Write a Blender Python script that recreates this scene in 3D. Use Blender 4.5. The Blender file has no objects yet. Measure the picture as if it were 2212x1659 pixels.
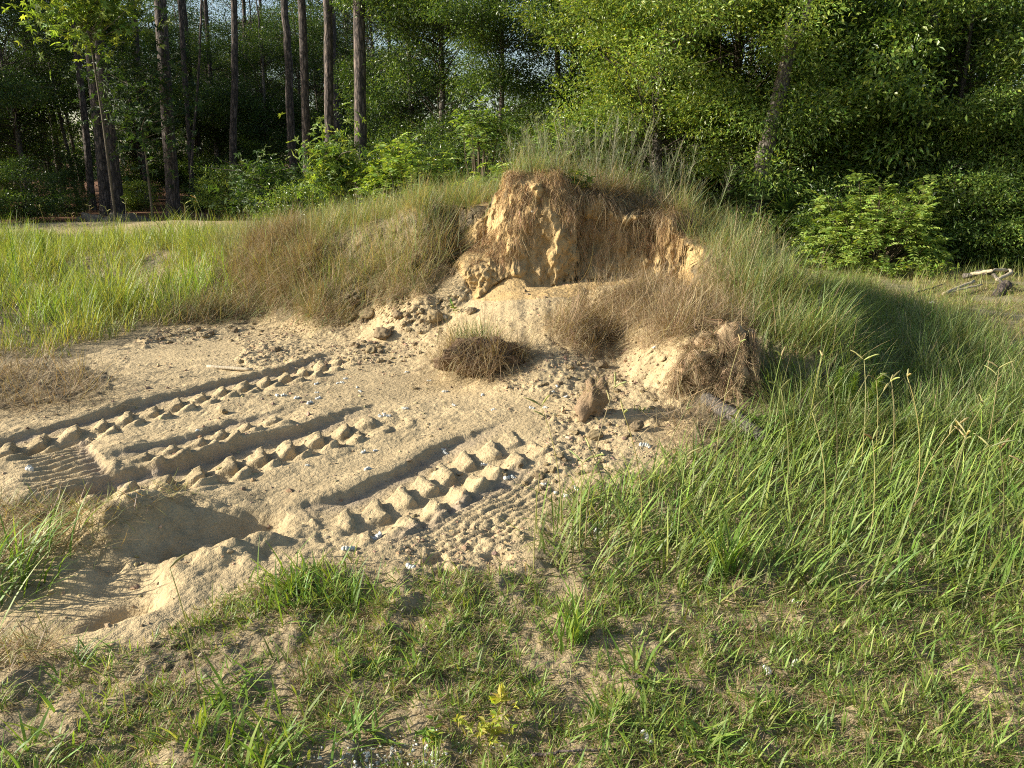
import bpy, math, random
import numpy as np
from mathutils import Vector

# ---------------------------------------------------------------- camera, sky, sun
R = math.radians
S = bpy.context.scene
COL = S.collection
CAM_H, PITCH, F, CX, CY = 1.6, R(16.4), 1662.0, 1106.0, 829.5
cd = bpy.data.cameras.new('camera'); cam = bpy.data.objects.new('camera', cd); COL.objects.link(cam)
cam.location = (0, 0, CAM_H); cam.rotation_euler = (R(90) - PITCH, 0, 0)
cd.sensor_width = 36; cd.lens = 36 * F / 2212; cd.clip_start = .05; cd.clip_end = 2000
S.camera = cam
SUN_EL, SUN_AZ = R(22.5), math.atan2(-1.0, -0.05)          # azimuth measured from +Y towards +X
w = bpy.data.worlds.new('World'); S.world = w; w.use_nodes = True
nt = w.node_tree; sky = nt.nodes.new('ShaderNodeTexSky'); sky.sky_type = 'NISHITA'; sky.sun_disc = False
sky.sun_elevation = SUN_EL; sky.sun_rotation = SUN_AZ; sky.air_density = 1.0; sky.dust_density = 1.5
nt.links.new(sky.outputs[0], nt.nodes['Background'].inputs[0]); nt.nodes['Background'].inputs[1].default_value = 0.09
ld = bpy.data.lights.new('sun', 'SUN'); sun = bpy.data.objects.new('sun', ld); COL.objects.link(sun)
ld.energy = 5.0; ld.angle = R(.6); ld.color = (1, .93, .80)
sd = Vector((math.sin(SUN_AZ) * math.cos(SUN_EL), math.cos(SUN_AZ) * math.cos(SUN_EL), math.sin(SUN_EL)))
sun.rotation_euler = sd.to_track_quat('Z', 'Y').to_euler(); sun.location = sd * 50
S.view_settings.view_transform = 'Standard'; S.view_settings.look = 'None'; S.view_settings.gamma = 1
S.view_settings.use_curve_mapping = False
S.view_settings.exposure = 1.06
S.cycles.filter_width = 1.1; S.cycles.use_denoising = False
S.cycles.max_bounces = 6; S.cycles.diffuse_bounces = 3; S.cycles.transmission_bounces = 3

# ---------------------------------------------------------------- helpers
rng = np.random.default_rng(7)
cp, sp_ = math.cos(PITCH), math.sin(PITCH)

def ray(px, py):
    a, b = (px - CX) / F, (CY - py) / F
    return np.array([a, cp + b * sp_, -sp_ + b * cp])
def G(px, py, z=0.0):
    d = ray(px, py); t = (z - CAM_H) / d[2]
    return np.array([d[0] * t, d[1] * t])
def W(px, py, Y):
    d = ray(px, py); t = Y / d[1]
    return np.array([d[0] * t, Y, CAM_H + d[2] * t])
def proj(x, y, z):
    dep = np.maximum(y * cp - (z - CAM_H) * sp_, .05)
    up = y * sp_ + (z - CAM_H) * cp
    return CX + F * x / dep, CY - F * up / dep

def ss(t, a=0.0, b=1.0):
    t = np.clip((t - a) / (b - a), 0, 1); return t * t * (3 - 2 * t)

def _hash(ix, iy, iz, seed):
    h = (ix * 374761393 + iy * 668265263 + iz * 2147483647 + seed * 974634777) & 0xffffffff
    h = ((h ^ (h >> 13)) * 1274126177) & 0xffffffff
    return (h ^ (h >> 16)) & 0xffffffff
def noise2(x, y, seed=0):
    x = np.asarray(x, float); y = np.asarray(y, float)
    ix = np.floor(x).astype(np.int64); iy = np.floor(y).astype(np.int64)
    fx = x - ix; fy = y - iy
    u = fx * fx * fx * (fx * (fx * 6 - 15) + 10); v = fy * fy * fy * (fy * (fy * 6 - 15) + 10)
    def g(a, b):
        an = _hash(ix + a, iy + b, 0, seed) * (2 * math.pi / 4294967296.0)
        return np.cos(an) * (fx - a) + np.sin(an) * (fy - b)
    return ((g(0, 0) * (1 - u) + g(1, 0) * u) * (1 - v) + (g(0, 1) * (1 - u) + g(1, 1) * u) * v) * 1.5
def fbm(x, y, octv=4, seed=0, gain=.5):
    s = 0; a = 1; f = 1
    for k in range(octv):
        s = s + a * noise2(x * f, y * f, seed + k * 17); a *= gain; f *= 2.03
    return s
def billow(x, y, octv=3, seed=0):
    s = 0; a = 1; f = 1
    for k in range(octv):
        s = s + a * np.abs(noise2(x * f, y * f, seed + k * 17)); a *= .5; f *= 2.03
    return s

def inpoly(px, py, poly):
    inside = np.zeros(px.shape, bool); n = len(poly)
    for i in range(n):
        x0, y0 = poly[i]; x1, y1 = poly[(i + 1) % n]
        if y0 == y1: continue
        c = ((y0 > py) != (y1 > py)) & (px < (x1 - x0) * (py - y0) / (y1 - y0) + x0)
        inside ^= c
    return inside

def mesh_np(name, V, Q, cols=None, mat=None, smooth=False, tris=None):
    me = bpy.data.meshes.new(name)
    V = np.asarray(V, np.float32).reshape(-1, 3); Q = np.asarray(Q, np.int32)
    k = Q.shape[1]; n = len(Q)
    me.vertices.add(len(V)); me.vertices.foreach_set('co', V.ravel())
    me.loops.add(n * k); me.loops.foreach_set('vertex_index', Q.ravel())
    me.polygons.add(n); me.polygons.foreach_set('loop_start', np.arange(0, n * k, k, dtype=np.int32))
    me.polygons.foreach_set('use_smooth', np.full(n, smooth, bool))
    if cols is not None:
        c = np.ones((len(V), 4), np.float32); c[:, :3] = cols
        at = me.color_attributes.new('Col', 'FLOAT_COLOR', 'POINT'); at.data.foreach_set('color', c.ravel())
    me.update(calc_edges=True)
    if mat: me.materials.append(mat)
    return me

def link(name, me, parent=None, loc=(0, 0, 0), rot=(0, 0, 0), sc=(1, 1, 1)):
    o = bpy.data.objects.new(name, me); COL.objects.link(o)
    o.location = loc; o.rotation_euler = rot; o.scale = sc
    if parent is not None: o.parent = parent
    return o
def tag(o, label=None, cat=None, group=None, kind=None):
    if label: o['label'] = label
    if cat: o['category'] = cat
    if group: o['group'] = group
    if kind: o['kind'] = kind
    return o
def thing(name, label, cat, loc=(0, 0, 0), rz=0, group=None, sc=1):
    o = link(name, None, None, loc, (0, 0, rz), (sc, sc, sc)); return tag(o, label, cat, group)
def dup(root, loc, rz=0, sc=1.0, label=None):
    r = root.copy(); COL.objects.link(r); r.location = loc; r.rotation_euler = (0, 0, rz)
    r.scale = sc if isinstance(sc, tuple) else (sc, sc, sc)
    if label: r['label'] = label
    for ch in list(root.children):
        c = ch.copy(); COL.objects.link(c); c.parent = r
        for g in ch.children:
            d = g.copy(); COL.objects.link(d); d.parent = c
    return r

class Geo:
    def __init__(s): s.V = []; s.Q = []; s.C = []; s.n = 0
    def add(s, V, Q, c):
        V = np.asarray(V, float).reshape(-1, 3)
        s.V.append(V); s.Q.append(np.asarray(Q) + s.n); s.n += len(V)
        c = np.asarray(c, float)
        s.C.append(np.broadcast_to(c, V.shape).copy() if c.ndim == 1 else c)
    def mesh(s, name, mat, smooth=False):
        return mesh_np(name, np.concatenate(s.V), np.concatenate(s.Q), np.concatenate(s.C), mat, smooth)

def tube(P, rad, ns=8, rough=0.0, rg=None):
    P = np.asarray(P, float); n = len(P); rad = np.broadcast_to(rad, (n,))
    T = np.gradient(P, axis=0); T /= np.linalg.norm(T, axis=1)[:, None] + 1e-9
    ref = np.array([0.0, 1.0, 0.0]) if abs(T[0][1]) < .8 else np.array([1.0, 0, 0])
    A = np.cross(T, ref); A /= np.linalg.norm(A, axis=1)[:, None] + 1e-9; B = np.cross(T, A)
    th = np.linspace(0, 2 * math.pi, ns, endpoint=False)
    rr = rad[:, None] * (1 + (rough * rg.normal(size=(n, ns)) if rg is not None else 0))
    V = P[:, None, :] + rr[..., None] * (np.cos(th)[None, :, None] * A[:, None, :] + np.sin(th)[None, :, None] * B[:, None, :])
    i, j = np.meshgrid(np.arange(n - 1), np.arange(ns), indexing='ij'); j2 = (j + 1) % ns
    Q = np.stack([i * ns + j, i * ns + j2, (i + 1) * ns + j2, (i + 1) * ns + j], -1).reshape(-1, 4)
    V = V.reshape(-1, 3)
    # caps as degenerate quads round a centre point
    c0 = len(V); V = np.vstack([V, P[0], P[-1]])
    jj = np.arange(0, ns, 2)
    Q = np.vstack([Q, np.stack([np.full(len(jj), c0), (jj + 2) % ns, (jj + 1) % ns, jj], -1),
                   np.stack([np.full(len(jj), c0 + 1), (n - 1) * ns + jj, (n - 1) * ns + (jj + 1) % ns, (n - 1) * ns + (jj + 2) % ns], -1)])
    return V, Q

def blades(P, L, Wd, az, lean, curl, nseg, cb, ct, spread=.7, rg=rng):
    """ribbons: P roots, L length, Wd width, cb/ct root and tip colours (N,3)"""
    N = len(P); a = np.stack([np.cos(az), np.sin(az), np.zeros(N)], 1)
    f = az + math.pi / 2 + rg.uniform(-spread, spread, N)
    sd_ = np.stack([np.cos(f), np.sin(f), np.zeros(N)], 1)
    pos = P.copy(); V = []; C = []
    for k in range(nseg + 1):
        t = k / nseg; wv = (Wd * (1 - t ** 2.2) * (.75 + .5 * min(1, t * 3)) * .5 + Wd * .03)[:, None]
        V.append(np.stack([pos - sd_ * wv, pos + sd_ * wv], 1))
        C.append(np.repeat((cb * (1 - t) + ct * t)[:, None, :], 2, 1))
        ph = lean + curl * (t + .5 / nseg)
        pos = pos + (L / nseg)[:, None] * (np.sin(ph)[:, None] * a + np.cos(ph)[:, None] * np.array([0, 0, 1.0]))
    V = np.stack(V, 1); C = np.stack(C, 1)                       # N, nseg+1, 2, 3
    m = 2 * (nseg + 1); base = (np.arange(N) * m)[:, None]; k = np.arange(nseg)[None, :] * 2
    Q = np.stack([base + k, base + k + 1, base + k + 3, base + k + 2], -1).reshape(-1, 4)
    return V.reshape(-1, 3), Q, C.reshape(-1, 3)

def leaves(P, D, Nn, L, Wd, cols, fold=.18):
    """leaf-shaped quads from P along D"""
    D = D / (np.linalg.norm(D, axis=1)[:, None] + 1e-9)
    Sx = np.cross(D, Nn); Sx /= np.linalg.norm(Sx, axis=1)[:, None] + 1e-9
    U = np.cross(Sx, D); L = L[:, None]; Wd = Wd[:, None]
    v = np.stack([P, P + D * L * .45 + Sx * Wd * .5 + U * Wd * fold, P + D * L - U * L * .12, P + D * L * .45 - Sx * Wd * .5 + U * Wd * fold], 1)
    Q = np.arange(len(P) * 4).reshape(-1, 4)
    return v.reshape(-1, 3), Q, np.repeat(cols, 4, 0)

def unit(v): return v / (np.linalg.norm(v, axis=-1, keepdims=True) + 1e-9)
def pal(n, colors, rg=rng, jit=.18, wts=None):
    colors = np.array(colors, float)
    k = rg.choice(len(colors), n, p=None if wts is None else np.array(wts) / sum(wts))
    return np.clip(colors[k] * (1 + jit * rg.normal(size=(n, 1))) * (1 + .06 * rg.normal(size=(n, 3))), .005, .9)

# ---------------------------------------------------------------- materials
def new_mat(name):
    m = bpy.data.materials.new(name); m.use_nodes = True
    n = m.node_tree.nodes; l = m.node_tree.links; return m, n, l, n['Principled BSDF'], n['Material Output']
def mat_leaf(name, rough=.45, tr=.35, spec=.5, sat=1.0):
    m, n, l, b, o = new_mat(name)
    a = n.new('ShaderNodeAttribute'); a.attribute_name = 'Col'
    t = n.new('ShaderNodeBsdfTranslucent'); x = n.new('ShaderNodeMixShader'); x.inputs[0].default_value = tr
    h = n.new('ShaderNodeMixRGB'); h.blend_type = 'MULTIPLY'; h.inputs[0].default_value = 1; h.inputs[2].default_value = (1.5, 1.35, .55, 1)
    l.new(a.outputs[0], b.inputs['Base Color']); l.new(a.outputs[0], h.inputs[1]); l.new(h.outputs[0], t.inputs[0])
    b.inputs['Roughness'].default_value = rough; b.inputs['Specular IOR Level'].default_value = spec
    l.new(b.outputs[0], x.inputs[1]); l.new(t.outputs[0], x.inputs[2]); l.new(x.outputs[0], o.inputs[0])
    return m
def mat_soil(name, bs=((38, .014), (170, .004)), var=.32, rough=.95):
    m, n, l, b, o = new_mat(name)
    a = n.new('ShaderNodeAttribute'); a.attribute_name = 'Col'
    tc = n.new('ShaderNodeTexCoord')
    n1 = n.new('ShaderNodeTexNoise'); n1.inputs['Scale'].default_value = 9; n1.inputs['Detail'].default_value = 8; n1.inputs['Roughness'].default_value = .7
    n2 = n.new('ShaderNodeTexNoise'); n2.inputs['Scale'].default_value = 140; n2.inputs['Detail'].default_value = 5; n2.inputs['Roughness'].default_value = .75
    for q in (n1, n2): l.new(tc.outputs['Object'], q.inputs['Vector'])
    ad = n.new('ShaderNodeMath'); ad.operation = 'ADD'; l.new(n1.outputs[0], ad.inputs[0]); l.new(n2.outputs[0], ad.inputs[1])
    mr = n.new('ShaderNodeMapRange'); mr.inputs[1].default_value = .7; mr.inputs[2].default_value = 1.3
    mr.inputs[3].default_value = 1 - var; mr.inputs[4].default_value = 1 + var; l.new(ad.outputs[0], mr.inputs[0])
    mu = n.new('ShaderNodeVectorMath'); mu.operation = 'SCALE'; l.new(a.outputs[0], mu.inputs[0]); l.new(mr.outputs[0], mu.inputs['Scale'])
    l.new(mu.outputs[0], b.inputs['Base Color']); b.inputs['Roughness'].default_value = rough; b.inputs['Specular IOR Level'].default_value = .15
    prev = None
    for sc_, dist in bs:
        q = n.new('ShaderNodeTexNoise'); q.inputs['Scale'].default_value = sc_; q.inputs['Detail'].default_value = 4
        l.new(tc.outputs['Object'], q.inputs['Vector'])
        bp = n.new('ShaderNodeBump'); bp.inputs['Distance'].default_value = dist; bp.inputs['Strength'].default_value = 1
        l.new(q.outputs[0], bp.inputs['Height'])
        if prev: l.new(prev.outputs[0], bp.inputs['Normal'])
        prev = bp
    l.new(prev.outputs[0], b.inputs['Normal']); return m
def mat_bark(name, c1, c2, sc=(14, 14, 3.5), dist=.03):
    m, n, l, b, o = new_mat(name)
    tc = n.new('ShaderNodeTexCoord'); mp = n.new('ShaderNodeMapping'); mp.inputs['Scale'].default_value = sc
    l.new(tc.outputs['Object'], mp.inputs[0])
    v = n.new('ShaderNodeTexVoronoi'); v.feature = 'DISTANCE_TO_EDGE'; v.inputs['Scale'].default_value = 1
    nz = n.new('ShaderNodeTexNoise'); nz.inputs['Scale'].default_value = 2.5; nz.inputs['Detail'].default_value = 8
    l.new(mp.outputs[0], nz.inputs['Vector'])
    dm = n.new('ShaderNodeVectorMath'); dm.operation = 'ADD'; l.new(mp.outputs[0], dm.inputs[0]); l.new(nz.outputs['Color'], dm.inputs[1]); l.new(dm.outputs[0], v.inputs['Vector'])
    cr = n.new('ShaderNodeValToRGB'); cr.color_ramp.elements[0].position = .02; cr.color_ramp.elements[1].position = .35
    cr.color_ramp.elements[0].color = (*c1, 1); cr.color_ramp.elements[1].color = (*c2, 1)
    l.new(v.outputs[0], cr.inputs[0])
    mx = n.new('ShaderNodeMixRGB'); mx.blend_type = 'MULTIPLY'; mx.inputs[0].default_value = .7
    l.new(cr.outputs[0], mx.inputs[1]); l.new(nz.outputs[0], mx.inputs[2])
    g = n.new('ShaderNodeGamma'); g.inputs[1].default_value = .8; l.new(mx.outputs[0], g.inputs[0])
    l.new(g.outputs[0], b.inputs['Base Color']); b.inputs['Roughness'].default_value = .9
    bp = n.new('ShaderNodeBump'); bp.inputs['Distance'].default_value = dist; l.new(v.outputs[0], bp.inputs['Height']); l.new(bp.outputs[0], b.inputs['Normal'])
    return m
M_SOIL = mat_soil('sandy_soil')
M_CLOD = mat_soil('clod_soil', bs=((60, .008), (300, .003)), var=.3)
M_GRASS = mat_leaf('grass_blade', .5, .35, .35)
M_DRY = mat_leaf('dry_grass', .7, .2, .2)
M_LEAF = mat_leaf('glossy_leaf', .38, .4, .5)
M_SOFT = mat_leaf('soft_leaf', .55, .4, .35)
M_ROOT = mat_leaf('root_fibre', .9, .05, .1)
M_PINE = mat_bark('pine_bark', (.018, .013, .010), (.17, .12, .092))
M_OAK = mat_bark('oak_bark', (.04, .03, .022), (.24, .20, .15), (25, 25, 9), .015)
M_TWIG = mat_leaf('twig_bark', .85, .0, .2)
M_WOOD = mat_bark('weathered_wood', (.05, .042, .033), (.21, .18, .14), (50, 50, 5), .008)
M_PALE = mat_bark('stripped_wood', (.42, .33, .2), (.62, .5, .32), (60, 60, 7), .003)
def mat_stone(name):
    m, n, l, b, o = new_mat(name)
    nz = n.new('ShaderNodeTexNoise'); nz.inputs['Scale'].default_value = 45; nz.inputs['Detail'].default_value = 6
    cr = n.new('ShaderNodeValToRGB'); cr.color_ramp.elements[0].color = (.26, .24, .19, 1); cr.color_ramp.elements[1].color = (.68, .68, .61, 1)
    cr.color_ramp.elements[0].position = .3; cr.color_ramp.elements[1].position = .55
    tc = n.new('ShaderNodeTexCoord'); l.new(tc.outputs['Object'], nz.inputs['Vector']); l.new(nz.outputs[0], cr.inputs[0]); l.new(cr.outputs[0], b.inputs['Base Color'])
    b.inputs['Roughness'].default_value = .8; return m
M_STONE = mat_stone('white_stone')

# ---------------------------------------------------------------- terrain heights
def axis(parts):
    out = [parts[0][0]]
    for a, b, st in parts:
        n = max(1, int(round((b - a) / st))); out += list(np.linspace(a, b, n + 1)[1:])
    return np.array(out)
XA = np.concatenate([-np.geomspace(300, 9.2, 46), axis([(-9, -4.2, .05), (-4.2, 4.2, .0105), (4.2, 9, .05)]), np.geomspace(9.2, 300, 46)])
YA = np.concatenate([-np.geomspace(120, 1.0, 24), axis([(-.8, 1.4, .05), (1.4, 6.5, .0105), (6.5, 7.5, .006), (7.5, 8.6, .013), (8.6, 16, .04), (16, 30, .12)]), np.geomspace(30.3, 500, 60)])
X, Y = np.meshgrid(XA, YA)                                # rows = y
def polyline_st(x, y, pts):
    pts = np.array(pts); best = np.full(x.shape, 1e9); Sv = np.zeros(x.shape); Tv = np.zeros(x.shape); s0 = 0
    for i in range(len(pts) - 1):
        a, b = pts[i], pts[i + 1]; d = b - a; Ls = np.hypot(*d); d = d / Ls
        rx, ry = x - a[0], y - a[1]; s = rx * d[0] + ry * d[1]
        lo = -1e9 if i == 0 else 0; hi = 1e9 if i == len(pts) - 2 else Ls
        sc = np.clip(s, lo, hi); t = -rx * d[1] + ry * d[0]
        dist = np.hypot(rx - sc * d[0], ry - sc * d[1])
        k = dist < best; best = np.where(k, dist, best); Sv = np.where(k, s0 + sc, Sv); Tv = np.where(k, np.sign(t) * dist, Tv); s0 += Ls
    return Sv, Tv, s0
def ridge(x, y, pts, plateau=.35):
    out = np.zeros(x.shape)
    for (x0, y0, h0, w0), (x1, y1, h1, w1) in zip(pts[:-1], pts[1:]):
        dx, dy = x1 - x0, y1 - y0; t = np.clip(((x - x0) * dx + (y - y0) * dy) / (dx * dx + dy * dy), 0, 1)
        d = np.hypot(x - x0 - t * dx, y - y0 - t * dy); h = h0 + (h1 - h0) * t; ww = w0 + (w1 - w0) * t
        v = h * (1 - ss((d / ww - plateau) / (1 - plateau)))
        out = np.maximum(out, v)
    return out
RIDGE = [(-8, 15, .03, 2.0), (-6.2, 13.2, .12, 2.0), (-4.2, 11.5, .33, 2.0), (-2.6, 10.0, .60, 2.1), (-1.3, 8.9, .92, 1.9), (-.4, 8.2, 1.15, 1.8),
         (0.6, 7.95, 1.27, 1.5), (1.3, 7.6, 1.08, 1.15), (1.9, 7.0, .86, .95), (2.15, 6.1, .60, .8), (1.95, 5.4, .36, .7)]
NOSE = [(-.15, 7.6, 1.15, .8), (.04, 7.34, 1.45, .78), (.36, 7.38, 1.47, .76), (.75, 7.6, 1.25, .7)]
SHOULDER = [(.05, 7.3, 1.02, .5), (-.33, 7.12, .78, .62), (-.72, 6.95, .40, .65)]
SPUR = [(1.0, 6.6, .52, 1.0), (1.3, 5.95, .43, .85), (1.5, 5.3, .34, .75), (1.55, 4.85, .16, .6)]
wx, wy = fbm(X * .9, Y * .9, 3, 5) * .18, fbm(X * .9, Y * .9, 3, 9) * .18
near = (np.abs(X) < 14) & (Y > .5) & (Y < 26)
Mn = np.maximum(ridge(X + wx, Y + wy, RIDGE), ridge(X + wx * .3, Y + wy * .3, NOSE, .12))
ysx = np.interp(X, [-2.2, -1.5, -1.0, -.6, -.35, -.1, .15, .42, .56, .68, .9, 1.25, 1.5, 1.75, 2.0], [9.4, 8.7, 8.0, 7.5, 7.12, 6.86, 6.78, 6.82, 6.90, 7.12, 7.10, 7.02, 6.9, 6.3, 4.5])
ysx = ysx + .05 * noise2(X * 5, Y * .01, 31) + .03 * noise2(X * 13, Y * .01, 33)
b_ = np.interp(X, [-2, -1, -.5, 0, 1, 1.6], [.12, .22, .38, .48, .54, .5])
q = ysx - Y
T = b_ * (1 - ss(q, 0, 2.0)) * (q < 2.2)
cone = np.maximum(0, .62 - .62 * np.hypot(X - .02, (Y - 6.95)) ** 1.0); T = np.maximum(T, cone * (q > -.1))
steep = np.interp(X, [-.6, -.1, .1, .5], [1.4, 2.0, 3.6, 4.4]) * (1 + .35 * noise2(X * 2.1, X * 0 + .4, 18))
Cc = np.where(q > 0, T, b_ + (-q) * steep * (1 + .5 * noise2(X * 3, Y * 3, 8)))
Cc = Cc + 1.1 * ss(-.30 - X + wx, 0, .9) + 3 * ss(X + wx * .5, 1.5, 1.85) + 2 * ss(4.6 - Y, 0, .5)
T = T * ss(X, -1.6, -.5) * (1 - ss(X, 1.5, 2.1)) * (Y > 4)
Hm = np.minimum(Mn, Cc); Hm = np.maximum(Hm, np.maximum(T, 0)); Hm = np.maximum(Hm, ridge(X + wx * .3, Y + wy * .3, SHOULDER, .1))
Hm = np.maximum(Hm, ridge(X + wx * .6, Y + wy * .6, SPUR, .2))
Hm = Hm + .10 * np.exp(-(((X - .9) / 1.0) ** 2 + ((Y - 5.1) / .8) ** 2)) + .05 * np.exp(-(((X + 1.2) / .9) ** 2 + ((Y - 6.6) / .7) ** 2))
H = Hm.copy()
# gentle ground
H += .05 * fbm(X * .25, Y * .25, 3, 77) * ss(Y, 5, 9) + .012 * fbm(X * 1.3, Y * 1.3, 3, 78)
# low sand bank before the pines
H += .13 * np.exp(-(((X + 9.2) / 3.0) ** 2 + ((Y - 19.0) / .9) ** 2)) + .05 * np.exp(-(((X + 6.5) / 2.5) ** 2 + ((Y - 17) / .8) ** 2))
PX, PY = proj(X, Y, H)
SAND = [(-900, 870), (-300, 880), (0, 890), (60, 870), (240, 860), (250, 800), (0, 805), (-400, 830), (-400, 795), (0, 792), (130, 792), (260, 752), (290, 720), (420, 700), (600, 688), (720, 650), (800, 660), (905, 640), (960, 575),
        (1000, 500), (1090, 380), (1150, 330), (1250, 330), (1330, 420), (1480, 470), (1520, 560), (1540, 660), (1480, 760), (1480, 850), (1520, 900), (1500, 980), (1420, 1020), (1250, 1060), (1150, 1150), (1160, 1230),
        (1000, 1245), (700, 1222), (560, 1262), (440, 1320), (300, 1400), (100, 1420), (-100, 1420), (-500, 1300), (-900, 1200)]
jx, jy = fbm(X * 3, Y * 3, 3, 41) * 40, fbm(X * 3, Y * 3, 3, 43) * 22
sandm = inpoly(PX + jx, PY + jy, SAND) & (Y > 1.2) & (Y < 14)
# rough, crumbly relief where the soil was pushed about
SMOOTH = [[(560, 1190), (700, 1100), (900, 1020), (1000, 950), (1180, 900), (1210, 950), (1100, 1030), (1000, 1090), (760, 1190)], [(420, 1090), (560, 1040), (760, 985), (960, 930), (1130, 885), (1150, 920), (980, 970), (850, 1030), (720, 1090), (600, 1115)],
          [(740, 770), (900, 800), (1150, 850), (1100, 880), (900, 875), (760, 865), (700, 840)],
          [(300, 745), (520, 735), (520, 790), (280, 790)], [(940, 690), (1060, 600), (1110, 585), (1170, 650), (1060, 680)]]
smooth = np.zeros(X.shape, bool)
for p in SMOOTH: smooth |= inpoly(PX + jx * .5, PY + jy * .5, p)
rough = np.where(smooth, .12, 1.0)
ROUGH = [[(700, 640), (960, 640), (950, 800), (880, 820), (720, 790), (560, 810), (520, 760)], [(1150, 900), (1480, 780), (1480, 1000), (1300, 1050), (1200, 1040), (1180, 960)],
         [(960, 800), (1300, 720), (1480, 760), (1440, 860), (1200, 870)], [(280, 715), (540, 700), (540, 745), (300, 745)], [(840, 1180), (1100, 1110), (1150, 1230), (900, 1250)]]
rg_ = np.zeros(X.shape, bool)
for p in ROUGH: rg_ |= inpoly(PX + jx * .5, PY + jy * .5, p)
fine = (np.abs(X) < 4.6) & (Y > 1.3) & (Y < 9)
amp = np.where(rg_, 1.0, .10) * rough * fine
am2 = .35 + .65 * ss(fbm(X * 1.7, Y * 1.7, 2, 58), -.3, .3)
H += amp * am2 * (.019 * (billow(X * 6, Y * 6, 5, 51) - .35) + .010 * fbm(X * 26, Y * 26, 2, 55) + .02 * fbm(X * 2.5, Y * 2.5, 3, 59))
H += fine * np.maximum(rough, .3) * .0028 * fbm(X * 38, Y * 38, 2, 157) + fine * rough * (.0032 * fbm(X * 18, Y * 18, 3, 57) + .010 * fbm(X * 5, Y * 5, 2, 56))
H += fine * ~sandm * (Y < 6) * .02 * fbm(X * 6, Y * 6, 5, 60, .6)
wall_grey = np.zeros(X.shape)

def apply(poly_px, hw, depth, period, lug, kind='lug', wall=.045, fade=(.25, .25), near_w=.16, berm=.014, skew=.55, seed=1, ripple=0):
    global H, wall_grey
    pts = [G(*p) for p in poly_px]
    x0, x1 = min(p[0] for p in pts) - .8, max(p[0] for p in pts) + .8; y0, y1 = min(p[1] for p in pts) - .8, max(p[1] for p in pts) + .8
    ci = slice(*np.searchsorted(XA, [x0, x1])); ri = slice(*np.searchsorted(YA, [y0, y1]))
    x, y = X[ri, ci], Y[ri, ci]
    s, t, L = polyline_st(x, y, pts)
    s = s + .018 * fbm(x * 4, y * 4, 4, seed); t = t + .028 * fbm(x * 2.3, y * 2.3, 3, seed + 3) + .012 * fbm(x * 15, y * 15, 4, seed + 4)
    endf = ss(s, 0, fade[0]) * (1 - ss(s, L - fade[1], L))
    ins = ss(hw - t, 0, wall) * ss(t + hw, 0, near_w)
    dz = -depth * ins * (1 + .25 * noise2(s * 2, t * 2, seed + 5))
    dz += berm * np.exp(-((t - hw - .05) / .06) ** 2) + berm * .5 * np.exp(-((t + hw + .05) / .09) ** 2)
    k = np.floor(s / period); hj = .8 + .4 * noise2(k * 1.7 + .5, k * 0 + .5, seed + 8)
    if kind == 'lug':
        for off, t0, t1, hs in ((0, -.25 * hw, .42 * hw, 1.0), (.5, -.98 * hw, -.32 * hw, .8)):
            ph = (s - skew * t) / period + off; r = ph - np.floor(ph)
            kk = np.floor(ph); hk = 1 + .3 * noise2(kk * 1.37 + .5, kk * 0 + off * 7 + .3, seed + 8)
            tooth = np.minimum(np.clip((r - .03) / .72, 0, 1), .86) / .86 * (1 - ss(r, .85, .91)); tw = (t1 - t0) * .22 * (1 - np.clip(r / .6, 0, 1))
            win = ss(t, t0 + tw, t0 + tw + .03) * (1 - ss(t, t1 - tw - .03, t1 - tw))
            dz += lug * hs * hk * tooth * win
    elif kind == 'bar':
        ph = (s * .85 - .6 * t) / period; r = ph - np.floor(ph)
        tooth = np.clip((r - .04) / .6, 0, 1) * (1 - ss(r, .84, .90))
        dz += lug * tooth * ss(t, -.95 * hw, -.8 * hw) * (1 - ss(t, .6 * hw, .8 * hw)) * (1 + .3 * noise2(s * 5, t * 5, seed))
    elif kind == 'ribs':
        dz += lug * np.sin(s / period * 2 * math.pi + 3 * t) * ins
    elif kind == 'streak':
        dz += ripple * (np.sin(t / .047 * 2 * math.pi + noise2(s * 1.2, t * 2, 3) * 3) + .8 * np.sin(t / .021 * 2 * math.pi)) * ss(t + hw, 0, .1) * ss(hw - t, 0, .1)
    H[ri, ci] += dz * endf
    wall_grey[ri, ci] = np.maximum(wall_grey[ri, ci], endf * ins * ss(t, .35 * hw, .8 * hw) * .8)  # soil colour turns greyer on the far inner side of each trough
def pit(px, py, r, d, ax=1.0, rot=0.0, edge=.5):
    global H
    c = G(px, py); dx, dy = X - c[0], Y - c[1]; cr, sr = math.cos(rot), math.sin(rot)
    u, v = (dx * cr + dy * sr) / (r * ax), (-dx * sr + dy * cr) / r
    rr = np.hypot(u, v) + .12 * fbm(X * 4, Y * 4, 3, 88)
    H -= d * (1 - ss(rr, edge, 1.0))
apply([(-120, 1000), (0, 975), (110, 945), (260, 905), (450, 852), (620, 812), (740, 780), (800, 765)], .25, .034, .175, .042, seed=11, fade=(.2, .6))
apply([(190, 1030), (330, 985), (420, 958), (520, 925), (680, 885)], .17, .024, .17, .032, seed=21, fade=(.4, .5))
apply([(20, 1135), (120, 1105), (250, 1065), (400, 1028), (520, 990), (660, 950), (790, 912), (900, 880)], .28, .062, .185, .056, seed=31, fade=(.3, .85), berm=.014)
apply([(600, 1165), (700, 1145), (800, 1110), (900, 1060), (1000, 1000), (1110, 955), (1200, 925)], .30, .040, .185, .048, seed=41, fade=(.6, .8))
apply([(105, 950), (120, 985), (150, 1075)], .22, .03, .062, .013, kind='ribs', seed=51, fade=(.05, .1), berm=.0)
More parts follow.
